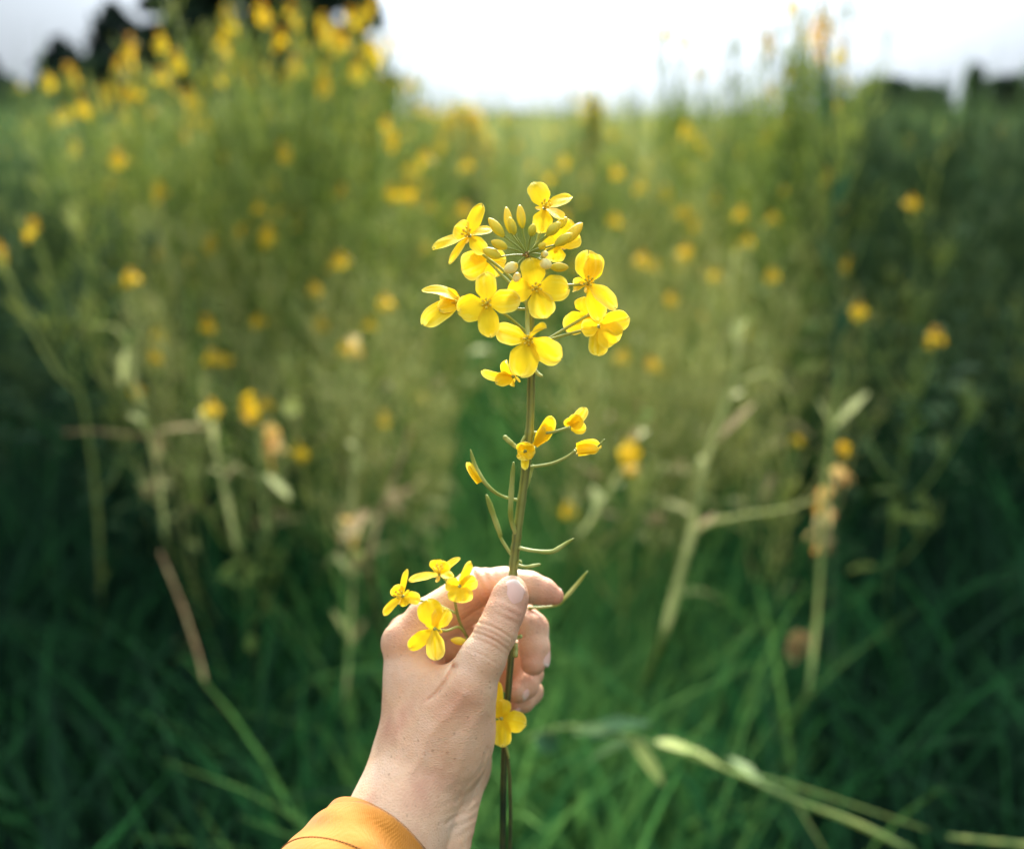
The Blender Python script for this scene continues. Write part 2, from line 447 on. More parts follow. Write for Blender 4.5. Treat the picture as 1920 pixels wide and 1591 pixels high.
conifer(-30, 110, 46, 130, 'small dark conifer cut by the left edge of the picture', 1)
conifer(110, 80, 46, 120, 'short pointed conifer at the left end of the dark tree line', 2)
conifer(212, 15, 45, 120, 'middle pointed conifer stepping up towards the tall trees', 3)
conifer(318, -70, 44, 170, 'tall dark conifer between the pointed conifers and the broad trees', 4)
for px, py, hw, seed, lab in [(15, 168, 80, 81, 'low dark bush at the left edge below the conifers'), (165, 110, 70, 82, 'dark bush filling the gap between the two pointed conifers'),
                              (262, 62, 60, 83, 'dark leafy tree right of the middle conifer'), (392, 20, 90, 84, 'dark leafy tree between the tall conifer and the tallest broad tree'), (540, 40, 80, 85, 'dark leafy tree under the gap between the two tallest crowns')]:
    broad_tree(px, py, 43, hw, lab, seed)
broad_tree(455, -170, 42, 160, 'tallest dark broad tree behind the yellow flowers', 5)
broad_tree(618, -60, 40, 112, 'dark round tree at the right end of the tall tree line, beside the bright sky', 6)
for px, py, hw, seed, lab in [(1600, 180, 60, 7, 'low dark bush on the horizon beside the tall stalk clump'), (1668, 146, 66, 71, 'tallest rounded dark bush of the right horizon'),
                              (1735, 158, 50, 8, 'dark bush on the horizon left of the gap of low sky'), (1795, 205, 60, 72, 'low dark bush at the foot of the thin upright shrub'),
                              (1832, 118, 20, 9, 'thin upright dark shrub standing above the horizon bushes'), (1890, 140, 54, 10, 'dark bush on the horizon near the right edge'),
                              (1975, 120, 74, 73, 'dark bush on the horizon cut by the right edge of the picture')]:
    broad_tree(px, py, 60, hw, lab, seed, name='bush', cat='bush', group='dark bushes on the horizon', leaf=0.16)
# a low far hedge line closes the horizon
for k, (px, py) in enumerate([(1000, 222), (1190, 226), (1330, 225), (1480, 222), (800, 222)]):
    broad_tree(px, py, 90, 120, 'low green hedge bush on the far field edge', 40 + k, name='hedge_bush', cat='bush', group='low hedge bushes along the far field edge')

# ------------------------------------------------------------------ far crop, one mass beyond the single plants
def strips(base, height, lean, width, segs, tint, curve=1.6):
    """Many bent blades as quads: base (n,3), height (n), lean (n,2) tip offset, width (n)."""
    n = len(base)
    ang = rng.uniform(0, math.pi, n)
    side = np.stack([np.cos(ang), np.sin(ang), np.zeros(n)], 1)
    V = np.zeros((n, segs + 1, 2, 3)); T = np.zeros((n, segs + 1, 2))
    for i in range(segs + 1):
        u = i / segs
        c = base.copy()
        c[:, :2] += lean * (u ** curve)[..., None] if np.ndim(u) else lean * u ** curve
        c[:, 2] += height * (u - 0.25 * u ** 2 * np.minimum(1, np.linalg.norm(lean, axis=1) / (height + 1e-6)))
        w = width * (1 - u ** 2.2 * 0.92) * 0.5
        V[:, i, 0] = c - side * w[:, None]; V[:, i, 1] = c + side * w[:, None]
        T[:, i] = tint[:, None]
    idx = np.arange(n * (segs + 1) * 2).reshape(n, segs + 1, 2)
    Q = np.stack([idx[:, :-1, 0], idx[:, :-1, 1], idx[:, 1:, 1], idx[:, 1:, 0]], -1).reshape(-1, 4)
    return V.reshape(-1, 3), Q, T.ravel()

def wedge(n, y0, y1, spread=0.66, power=1.0):
    y = y0 + (y1 - y0) * rng.uniform(0, 1, n) ** power
    x = rng.uniform(-1, 1, n) * (y * spread + 0.5)
    return x, y

def far_field():
    Vs, Qs, Ts, Ms, off = [], [], [], [], 0
    n = 42000
    x, y = wedge(n, 6.0, 70, power=1.9)
    patch = 0.5 + 0.5 * np.sin(x * 0.9 + 1.3 * np.sin(y * 0.5)) * np.cos(y * 0.7 + x * 0.3)
    h = rng.uniform(0.65, 1.16, n) + 0.08 * patch + np.where(x < 0, np.minimum(0.10, -x * 0.02), 0)
    tall = rng.uniform(0, 1, n) < np.where(y < 22, 0.22, 0.06)
    h = np.where(tall, np.maximum(h, 1.0) * rng.uniform(1.08, 1.5, n), h)
    b = np.stack([x, y, np.zeros(n)], 1)
    lean = rng.normal(0, 0.09, (n, 2))
    V, Q, T = strips(b, h, lean, 0.006 + 0.0024 * y, 3, np.clip(0.3 + 0.4 * patch + rng.normal(0, 0.18, n) - 0.75 * np.clip((np.abs(x) / y - 0.27) / 0.10, 0, 1), 0, 1))  # sideways term paints dim edges into the crop's tint
    Vs.append(V); Qs.append(Q); Ts.append(T); Ms.append(np.zeros(len(Q), int)); off = len(V)
    m = 900                                   # yellow heads
    x, y = wedge(m, 6.0, 60, power=1.6)
    c = np.stack([x, y, rng.uniform(0.85, 1.22, m)], 1)
    k = 5
    c = np.repeat(c, k, 0) + rng.normal(0, 0.016, (m * k, 3))
    a = rng.normal(size=(m * k, 3)); a /= np.linalg.norm(a, axis=1)[:, None]
    bb = np.cross(a, rng.normal(size=(m * k, 3))); bb /= np.linalg.norm(bb, axis=1)[:, None]
    s = 0.014
    V = np.stack([c - a * s, c + bb * s, c + a * s, c - bb * s], 1).reshape(-1, 3)
    Q = np.arange(len(V)).reshape(-1, 4) + off
    Vs.append(V); Qs.append(Q); Ts.append(rng.uniform(0.2, 0.9, len(V))); Ms.append(np.ones(len(Q), int))
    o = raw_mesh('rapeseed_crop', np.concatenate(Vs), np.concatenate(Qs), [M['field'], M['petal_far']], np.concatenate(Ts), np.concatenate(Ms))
    tag(o, 'far yellow green mass of the rapeseed field reaching the horizon', 'crop', kind='stuff')
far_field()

# ------------------------------------------------------------------ meadow grass
def grass():
    n = 78000
    y = 0.55 + 7.5 * rng.uniform(0, 1, n) ** 1.5
    x = rng.uniform(-1, 1, n) * (y * 0.66 + 0.55)
    keep = ~((np.abs(x) < 0.28) & (y < 0.8))
    x, y = x[keep], y[keep]; n = len(x)
    tuft = np.sin(x * 7.1 + 2 * np.sin(y * 3.3)) * np.cos(y * 6.3 + 1.7 * np.sin(x * 2.9))
    h = (0.30 + 0.16 * rng.uniform(0, 1, n) ** 2 + 0.09 * tuft) * rng.uniform(0.7, 1.25, n)
    h *= np.clip(0.72 + 0.10 * y, 0.7, 1.25)
    ang = rng.uniform(0, 2 * math.pi, n) * 0.6 + 1.2 * np.sin(x * 2.2) + 1.3 * np.cos(y * 1.9)
    ln = h * rng.uniform(0.1, 0.85, n)
    lean = np.stack([np.cos(ang) * ln, np.sin(ang) * ln], 1)
    # edge shade painted into the tint: darker, bluer blades along both sides, brighter middle
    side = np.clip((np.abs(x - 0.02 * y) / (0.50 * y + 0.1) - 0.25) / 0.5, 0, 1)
    shade_tint = 0.80 - 0.72 * side + 0.10 * np.clip((y - 1.4) / 2, 0, 1)
    tint = np.clip(shade_tint - 0.05 + rng.normal(0, 0.22, n) + 0.08 * tuft, 0, 1)
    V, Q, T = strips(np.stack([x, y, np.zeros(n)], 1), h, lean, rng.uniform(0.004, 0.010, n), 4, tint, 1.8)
    # broader, longer blades standing out of the sward
    n = 3600
    y = 0.75 + 2.6 * rng.uniform(0, 1, n) ** 1.2
    x = rng.uniform(-1, 1, n) * (y * 0.62 + 0.3)
    keep = ~((np.abs(x) < 0.3) & (y < 0.95)); x, y = x[keep], y[keep]; n = len(x)
    h = rng.uniform(0.34, 0.62, n)
    ang = rng.uniform(0, 2 * math.pi, n); ln = h * rng.uniform(0.15, 0.9, n)
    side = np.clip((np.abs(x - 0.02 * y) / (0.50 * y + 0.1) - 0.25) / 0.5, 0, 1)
    tb = np.clip(0.92 - 0.60 * side + rng.normal(0, 0.19, n), 0.05, 1)  # broad blades take the same painted edge shade
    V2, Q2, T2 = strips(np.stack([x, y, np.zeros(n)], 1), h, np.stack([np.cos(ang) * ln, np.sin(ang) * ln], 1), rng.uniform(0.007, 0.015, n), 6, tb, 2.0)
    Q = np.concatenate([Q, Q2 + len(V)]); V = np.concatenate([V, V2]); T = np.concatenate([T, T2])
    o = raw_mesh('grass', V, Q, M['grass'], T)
    tag(o, 'long dark green meadow grass around the rapeseed plants', 'grass', kind='stuff')
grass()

# ------------------------------------------------------------------ blurred rapeseed plants of the field
def lance_leaf(mb, base, direction, length, width, rs, droop=0.4, tint=0.5, mat=0, n=6):
    d = unit(direction); side = unit(np.cross(d, (0, 0, 1)) + 1e-4)
    P = np.zeros((n + 1, 3, 3))
    for i in range(n + 1):
        u = i / n
        c = base + d * length * u + np.array([0, 0, -droop * length * u * u])
        w = width * 0.5 * (math.sin(math.pi * min(1, u * 0.93 + 0.07)) ** 0.8) * (1 + 0.15 * rs.uniform(-1, 1))
        for j, s in enumerate((-1, 0, 1)):
            P[i, j] = c + side * w * s + np.array([0, 0, abs(s) * w * 0.3])
    mb.grid(P, mat, tint)

def small_flower(mb, c, nrm, size, rs, mat=0, tint=0.6):
    nrm = unit(nrm); a = unit(np.cross(nrm, rs.normal(size=3))); b = np.cross(nrm, a)
    for k in range(4):
        th = k * math.pi / 2 + rs.uniform(-0.2, 0.2)
        d = math.cos(th) * a + math.sin(th) * b; s = np.cross(nrm, d)
        lift = nrm * size * rs.uniform(-0.1, 0.35)
        V = [c, c + d * size * 0.6 + s * size * 0.42 + lift * 0.5, c + d * size + s * size * 0.2 + lift, c + d * size - s * size * 0.2 + lift, c + d * size * 0.6 - s * size * 0.42 + lift * 0.5]
        mb.add(V, [(0, 1, 2, 3, 4)], mat, tint)

def plant_shape(seed, blooms=4, bushy=1.0, leafy=1.0, flower_n=7, leaf_top=0.62):
    """Local shape with the top head at (0,0,1). Returns stem, pods, foliage and a list of flower heads."""
    rs = np.random.default_rng(seed)
    stem, fol = MB(), MB(); heads = []
    bend = rs.normal(0, 0.02, 2)
    zs = np.linspace(0, 1, 9)
    main = np.stack([bend[0] * np.sin(zs * 3.1) * 2, bend[1] * np.sin(zs * 3.1) * 2, zs], 1)
    stem.tube(main, np.linspace(0.0055, 0.0022, 9), 5, 0, rs.uniform(0.3, 0.7))
    tips = [(main, 0.30)]
    nb = int(rs.integers(4, 7) * bushy)
    for k in range(nb):
        z0 = rs.uniform(0.30, 0.82); a = rs.uniform(0, 6.28)
        L = rs.uniform(0.16, 0.40) * (1.1 - 0.5 * z0); out = rs.uniform(0.35, 0.6)
        p0 = np.array([np.interp(z0, zs, main[:, 0]), np.interp(z0, zs, main[:, 1]), z0])
        u = np.linspace(0, 1, 6)[:, None]
        d = np.array([math.cos(a), math.sin(a), 0])
        br = p0 + d * L * out * (u ** 0.7) + np.array([0, 0, 1.0]) * L * u ** 1.2
        stem.tube(br, np.linspace(0.0034, 0.0016, 6), 4, 0, rs.uniform(0.35, 0.8))
        tips.append((br, 0.55))
    for bi, (line, start) in enumerate(tips):
        Ls = len(line)
        for j in range(int(rs.integers(5, 13))):          # pods up the stem below the head
            u = rs.uniform(1 - start, 0.97); i = u * (Ls - 1); i0 = int(i)
            p = line[i0] * (1 - (i - i0)) + line[min(i0 + 1, Ls - 1)] * (i - i0)
            a = rs.uniform(0, 6.28); l = rs.uniform(0.03, 0.06)
            d = np.array([math.cos(a) * 0.8, math.sin(a) * 0.8, rs.uniform(0.4, 1.0)])
            stem.tube([p, p + d * l * 0.4, p + d * l * 0.7 + (0, 0, 0.1 * l), p + d * l + (0, 0, l * 0.25)], [0.0009, 0.0019, 0.0021, 0.0006], 4, 1, rs.uniform(0.3, 0.95))
        if bi < blooms:
            h = MB(); tip = line[-1]
            tn = rs.uniform(0.45, 0.9)
            for j in range(flower_n + int(rs.integers(0, 4))):
                a = rs.uniform(0, 6.28); e = rs.uniform(-0.5, 0.9)
                d = np.array([math.cos(a) * math.cos(e), math.sin(a) * math.cos(e), math.sin(e)])
                c = tip + d * np.array([0.015, 0.014, 0.018]) * rs.uniform(0.7, 1.2) - np.array([0, 0, 0.012])
                small_flower(h, c, d + np.array([0, 0, 0.4]), rs.uniform(0.007, 0.012), rs, 0, tn + rs.normal(0, 0.08))
            for j in range(5):
                a = rs.uniform(0, 6.28)
                h.tube([tip, tip + np.array([math.cos(a) * 0.006, math.sin(a) * 0.006, 0.010]), tip + np.array([math.cos(a) * 0.008, math.sin(a) * 0.008, 0.016])], [0.001, 0.003, 0.001], 5, 0, 0.35)
            heads.append(h)
    for k in range(int(rs.integers(4, 8) * leafy)):
        z0 = rs.uniform(0.06, leaf_top); a = rs.uniform(0, 6.28)
        p0 = np.array([np.interp(z0, zs, main[:, 0]), np.interp(z0, zs, main[:, 1]), z0])
        L = rs.uniform(0.08, 0.17) * (1.2 - z0)
        lance_leaf(fol, p0, (math.cos(a), math.sin(a), rs.uniform(0.2, 0.9)), L, L * rs.uniform(0.2, 0.34), rs, rs.uniform(0.2, 0.7), rs.uniform(0.2, 0.9))
    return stem, fol, heads

PROTO, USED = [], set()
for s_, (bl, bu, lf, fn) in enumerate([(2, 1.0, 1.0, 7), (2, 1.2, 1.2, 7), (3, 1.3, 0.8, 6), (1, 0.8, 1.2, 7), (1, 1.0, 1.4, 6), (1, 1.4, 1.0, 4), (2, 0.9, 0.9, 7), (0, 1.3, 1.2, 0)]):
    st, fo, hs = plant_shape(100 + s_, bl, bu, lf, fn)
    root = empty('rapeseed_plant')
    st.build('stem', [M['stem'], M['pod']], root)
    fo.build('foliage', M['leaf'], root)
    for h in hs: h.build('flower_head', M['petal_far'], root)
    PROTO.append(root)

SINGLE = []                                  # small far plants: one mesh each
for s_, (bl, bu, lf, fn) in enumerate([(3, 1.0, 0.8, 6), (1, 1.3, 1.0, 6), (2, 1.2, 0.9, 5), (0, 1.4, 1.0, 0), (0, 1.1, 1.2, 0)]):
    st, fo, hs = plant_shape(200 + s_, bl, bu, lf, fn)
    mb = MB(); mats = [M['stem'], M['pod'], M['leaf'], M['petal_far']]
    for part, shift in [(st, 0), (fo, 2)] + [(h, 3) for h in hs]:
        off = mb.n
        mb.v += part.v; mb.r += part.r; mb.n += part.n
        mb.f += [tuple(i + off for i in f) for f in part.f]
        mb.m += [m + shift for m in part.m]
    SINGLE.append(mb.build('rapeseed_plant', mats))

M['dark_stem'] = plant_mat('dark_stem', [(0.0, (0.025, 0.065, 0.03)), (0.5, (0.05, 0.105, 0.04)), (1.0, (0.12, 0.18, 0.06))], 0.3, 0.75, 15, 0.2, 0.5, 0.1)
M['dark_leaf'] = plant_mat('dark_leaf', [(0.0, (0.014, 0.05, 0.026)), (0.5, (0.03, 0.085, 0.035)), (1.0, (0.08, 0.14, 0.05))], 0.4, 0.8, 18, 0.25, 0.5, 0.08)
DARK = []  # their dark green also paints in the shade of both field sides
for s_ in range(4):
    st, fo, hs = plant_shape(300 + s_, 0, 1.6, 6.0, 0, 0.97)
    root = empty('leafy_weed')
    st.build('stem', [M['dark_stem'], M['dark_stem']], root)
    fo.build('foliage', M['dark_leaf'], root)
    DARK.append(root)

PALE = []
for s_, (bl, ly) in enumerate([(0, 0.8), (1, 0.6), (0, 1.2), (1, 0.9)]):
    st, fo, hs = plant_shape(400 + s_, bl, 1.3, ly, 5)
    root = empty('ripe_rapeseed_plant')
    st.build('stem', [M['pale'], M['pale']], root)
    fo.build('foliage', M['straw' if s_ % 2 else 'pale'], root)
    for h in hs: h.build('flower_head', M['petal_far'], root)
    PALE.append(root)

def put(proto, loc, height, rz, tilt=(0, 0)):
    if proto.name not in USED:
        o = proto; USED.add(proto.name)
    else:
        o = proto.copy(); col.objects.link(o)
        for ch in proto.children:
            c = ch.copy(); col.objects.link(c); c.parent = o
    o.location = loc
    o.rotation_euler = (tilt[0], tilt[1], rz)
    k = height
    o.scale = (0.55 + 0.45 * k, 0.55 + 0.45 * k, k)
    return o

def put_head(px, py, depth, variant, label, group=None, single=False):
    p = at(px, py, depth)
    o = put((SINGLE if single else PROTO)[variant], (p[0], p[1], 0), max(0.3, p[2]), R.uniform(0, 6.28))
    tag(o, label, 'plant', group or 'flowering rapeseed plants in the field')
    return o

HEADS = [
    (490, 15, 2.6, 2, 'tall rapeseed plant whose yellow head is cut by the top edge over the dark trees'),
    (525, 70, 2.9, 0, 'tall rapeseed plant with clustered yellow heads in front of the tallest dark tree'),
    (553, 122, 2.7, 6, 'rapeseed plant with two bright heads just under the tallest dark tree'),
    (505, 130, 3.1, 1, 'rapeseed plant left of the bright double head under the tallest tree'),
    (632, 62, 3.0, 3, 'tall rapeseed plant with one head against the round tree crown'),
    (688, 85, 3.2, 4, 'rapeseed plant with its head on the right edge of the dark trees'),
    (672, 130, 2.8, 1, 'rapeseed plant with a wide yellow head beside the bright sky edge'),
    (727, 235, 2.4, 2, 'rapeseed plant with the widest bright yellow head left of the bright sky'),
    (735, 360, 2.5, 3, 'rapeseed plant with a lone yellow head upper left of the held flower'),
    (530, 280, 2.6, 4, 'rapeseed plant with a lone yellow head midway across the left field'),
    (425, 290, 2.9, 3, 'rapeseed plant with a dim yellow head beside the midway lone head'),
    (360, 187, 2.7, 3, 'rapeseed plant with a flat bright head below the tall conifer'),
    (305, 140, 2.8, 6, 'rapeseed plant with a long yellow head in front of the tall conifer'),
    (222, 125, 2.9, 3, 'rapeseed plant with a round yellow head in front of the middle conifer'),
    (222, 297, 2.3, 3, 'rapeseed plant with a small bright head low beneath the middle conifer'),
    (155, 195, 2.6, 4, 'rapeseed plant with a slanting pale head beneath the short conifer'),
    (60, 425, 2.0, 2, 'rapeseed plant with a V of two yellow heads at the left edge'),
    (485, 390, 2.6, 3, 'rapeseed plant with a small dim head left of the held blossom top'),
    (390, 603, 2.2, 2, 'rapeseed plant with two bright yellow heads left of the held blossom'),
    (485, 600, 2.4, 3, 'rapeseed plant with a small head right of the bright pair'),
    (395, 665, 2.1, 4, 'rapeseed plant with an ochre head right below the bright pair'),
    (295, 625, 2.3, 3, 'rapeseed plant with a small ochre head beside the bent pale stalk'),
    (665, 648, 2.1, 1, 'rapeseed plant with a pale orange head close left of the held blossom'),
    (470, 760, 1.9, 0, 'low rapeseed plant with yellow heads above the orange drooping one'),
    (875, 308, 3.0, 3, 'rapeseed plant with a dim head just above the held blossom'),
    (722, 782, 2.2, 4, 'low rapeseed plant with two ochre heads left of the held stem'),
    (1285, 470, 2.3, 3, 'rapeseed plant with the round bright head right of the held blossom'),
    (1342, 515, 2.5, 3, 'rapeseed plant with a dimmer round head beside the bright one at right'),
    (1390, 400, 2.8, 3, 'rapeseed plant with a small head upper right of the held blossom'),
    (1480, 220, 3.0, 6, 'rapeseed plant with two yellow heads at the foot of the tall stalk clump'),
    (1710, 377, 2.6, 3, 'rapeseed plant with a lone head in the dark green at right'),
    (1755, 627, 2.0, 0, 'rapeseed plant with a wide flat head in the dark green at right'),
    (1550, 330, 2.7, 1, 'rapeseed plant with dim heads under the tall stalk clump'),
    (1200, 345, 3.1, 4, 'rapeseed plant with a faint head above right of the held blossom'),
    (1180, 850, 1.9, 1, 'low rapeseed plant with pale yellow heads right of the held stem'),
    (1495, 825, 2.1, 3, 'low rapeseed plant with a small ochre head beside the wilted orange flower'),
    (1545, 20, 2.7, 2, 'tallest rapeseed plant of the stalk clump, its orange heads against the sky'),
    (1500, 60, 2.9, 5, 'tall bare stalk left of the tallest plant in the clump'),
    (1580, 90, 2.8, 4, 'tall stalk with small buds right of the tallest plant in the clump'),
    (1530, 130, 2.6, 7, 'dense leafy stalk in the middle of the tall clump against the sky'),
    (1440, 170, 3.2, 5, 'thin podded stalk left of the tall clump against the bright sky'),
]
for h in HEADS: put_head(*h)
for k in range(62):
    px = R.choice([R.uniform(40, 760), R.uniform(200, 720), R.uniform(760, 1560)]); py = R.uniform(110, 330) if px < 760 else R.uniform(225, 420)
    put_head(px, py, R.uniform(3.2, 5.6), R.choice([0, 1, 2, 1]), 'blurred rapeseed plant with small yellow heads in the upper field', 'small flowering plants of the upper field', True)
# thin podded stalks rising into the bright sky
for k in range(46):
    px = R.choice([R.uniform(1180, 1440), R.uniform(1420, 1600), R.uniform(1200, 1600), R.uniform(740, 1180)])
    py = R.uniform(50, 215) if px > 1180 else R.uniform(150, 230)
    put_head(px, py, R.uniform(3.4, 5.5), R.choice([1, 3, 4]), 'thin podded stalk rising blurred into the bright sky', 'thin stalks against the bright sky', True)
# the flowering mass climbing towards the upper left
for k in range(22):
    px = R.uniform(230, 715); py = R.uniform(-40, 150) if px > 400 else R.uniform(60, 170)
    put_head(px, py, R.uniform(2.5, 3.8), R.choice([5, 7, 2, 5, 1]), 'tall blurred rapeseed plant in the flowering mass covering the dark trees', 'tall rapeseed plants climbing over the upper left')
# the tall clump of stalks at the right
for k in range(5):
    px = R.gauss(1515, 20); py = R.uniform(-10, 150)
    put_head(px, py, R.uniform(2.5, 3.2), R.choice([5, 7, 7]), 'blurred stalk packed into the tall dark clump against the right sky', 'stalks of the tall clump at the right')
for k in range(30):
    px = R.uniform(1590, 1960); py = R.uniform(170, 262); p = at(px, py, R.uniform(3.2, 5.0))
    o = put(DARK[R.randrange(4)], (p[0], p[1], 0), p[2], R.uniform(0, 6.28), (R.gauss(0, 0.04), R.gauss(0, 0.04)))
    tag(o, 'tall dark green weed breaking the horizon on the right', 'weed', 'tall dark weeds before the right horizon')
# taller podded plants before the dark trees on the left
for k in range(26):
    px = R.uniform(60, 720)
    py = 215 - 120 * R.random() * min(1, px / 350) + 20 * R.random()
    put_head(px, py, R.uniform(2.6, 4.6), R.choice([5, 7]), 'blurred green podded plant standing up before the dark trees', 'podded plants before the dark trees')
# ripe pale plants in the middle ground
for k in range(78):
    px = R.choice([R.uniform(260, 760), R.uniform(560, 800), R.uniform(1100, 1350), R.uniform(1040, 1560), R.uniform(300, 1500)]); d = R.uniform(2.0, 3.4)
    p = at(px, R.uniform(430, 720) if d < 2.6 else R.uniform(300, 520), d)
    o = put(PALE[R.randrange(4)], (p[0], p[1], 0), max(0.4, p[2]), R.uniform(0, 6.28), (R.gauss(0, 0.12), R.gauss(0, 0.12)))
    tag(o, 'blurred pale straw green ripe plant with pods in the middle ground', 'plant', 'ripe pale plants in the middle ground')
# dark leafy weeds along both sides, edge shade painted into their green
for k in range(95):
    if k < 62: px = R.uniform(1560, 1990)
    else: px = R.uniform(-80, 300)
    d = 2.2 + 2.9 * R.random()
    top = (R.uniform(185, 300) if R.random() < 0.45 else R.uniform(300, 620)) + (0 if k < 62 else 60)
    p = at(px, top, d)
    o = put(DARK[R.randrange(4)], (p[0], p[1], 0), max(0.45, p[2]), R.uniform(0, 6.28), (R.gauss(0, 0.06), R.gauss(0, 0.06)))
    if k < 62: tag(o, 'blurred dark green leafy weed on the right side of the field, edge shade in its colour', 'weed', 'dark weeds along the right side')
    else: tag(o, 'blurred dark green leafy weed on the left side of the field, edge shade in its colour', 'weed', 'dark weeds along the left side')
# two mounded bushes in bloom on the crest of the field
def bloom_bush(px, py, depth, half_w, label, seed, yellow):
    rs = np.random.default_rng(seed)
    top = at(px, py, depth); H = top[2]; w = half_w * depth / F
    root = empty('flowering_bush', (top[0], top[1], 0))
    t = MB()
    for k in range(10):
        a = rs.uniform(0, 6.28); r = w * rs.uniform(0.2, 0.8)
        t.tube([(0, 0, 0), (math.cos(a) * r * 0.5, math.sin(a) * r * 0.5, H * 0.5), (math.cos(a) * r, math.sin(a) * r, H * 0.85)], [0.012, 0.009, 0.004], 6)
    t.build('stem', M['stem'], root)
    def dome(n, lo):
        a = rs.uniform(0, 6.28, n); r = np.sqrt(rs.uniform(0, 1, n))
        z = H * (1 - 0.55 * r ** 2) * rs.uniform(lo, 1.0, n)
        return np.stack([np.cos(a) * r * w, np.sin(a) * r * w * 0.8, z], 1)
    c = MB(); q = dome(2600, 0.25); leaf_cloud(c, q, 0.035, rs, rs.uniform(0, 1, len(q))); c.build('foliage', M['leaf'], root, smooth=False)
    b = MB(); q = dome(yellow, 0.9); q = np.repeat(q, 12, 0) + rs.normal(0, 0.022, (yellow * 12, 3))
    leaf_cloud(b, q, 0.016, rs, rs.uniform(0.2, 0.9, len(q))); b.build('blossom', M['petal_far'], root, smooth=False)
    tag(root, label, 'bush')
bloom_bush(868, 188, 6.5, 85, 'broad mound of yellow bloom on the crest left of the bright centre', 61, 230)
bloom_bush(1112, 165, 6.5, 45, 'narrow dark mound with yellow sides on the crest right of the bright centre', 62, 70)
# the rest of the near field
count = 0
tries = 0
while count < 104 and tries < 4000:
    tries += 1
    y = 2.35 + 4.8 * R.random() ** 0.85
    x = R.uniform(-1, 1) * (y * 0.60 + 0.3)
    edge = abs(x) / (y * 0.55)
    if R.random() < max(0, edge - 0.35) * (1.1 if y < 3.2 else 0.45): continue
    if y < 2.4 and abs(x) < 0.25: continue
    hgt = R.uniform(0.66, 1.04) + (0.11 if R.random() < 0.6 else 0.03) * min(y - 1.8, 4)
    if x < -0.5: hgt += 0.10 * min(1, (-x - 0.5))
    pl = y < 3.3
    o = put((PROTO if pl else SINGLE)[R.choice([5, 7, 7, 7, 7]) if pl else R.choice([1, 3, 3, 4, 4, 4])], (x, y, 0), hgt, R.uniform(0, 6.28), (R.gauss(0, 0.05), R.gauss(0, 0.05)))
    if pl: tag(o, 'blurred green rapeseed plant of the near field with pods and few flowers', 'plant', 'near rapeseed plants of the field')
    else: tag(o, 'blurred yellow green rapeseed plant farther back in the field', 'plant', 'farther rapeseed plants of the field')
    count += 1

# ------------------------------------------------------------------ single stalks and blades that read on their own
def smooth_line(pts, n=24):
    pts = np.asarray(pts, float)
    k = len(pts)
    t = np.linspace(0, k - 1, n)
    out = []
    for u in t:
        i = min(int(u), k - 2); f = u - i
        p0, p1, p2, p3 = pts[max(i - 1, 0)], pts[i], pts[i + 1], pts[min(i + 2, k - 1)]
        out.append(0.5 * ((2 * p1) + (-p0 + p2) * f + (2 * p0 - 5 * p1 + 4 * p2 - p3) * f * f + (-p0 + 3 * p1 - 3 * p2 + p3) * f ** 3))
    return np.array(out)

def px_line(pts, n=24):
    """(px, py, depth) triples -> smooth world line."""
    p = np.asarray(pts, float)
    return smooth_line(at(p[:, 0], p[:, 1], p[:, 2]), n)

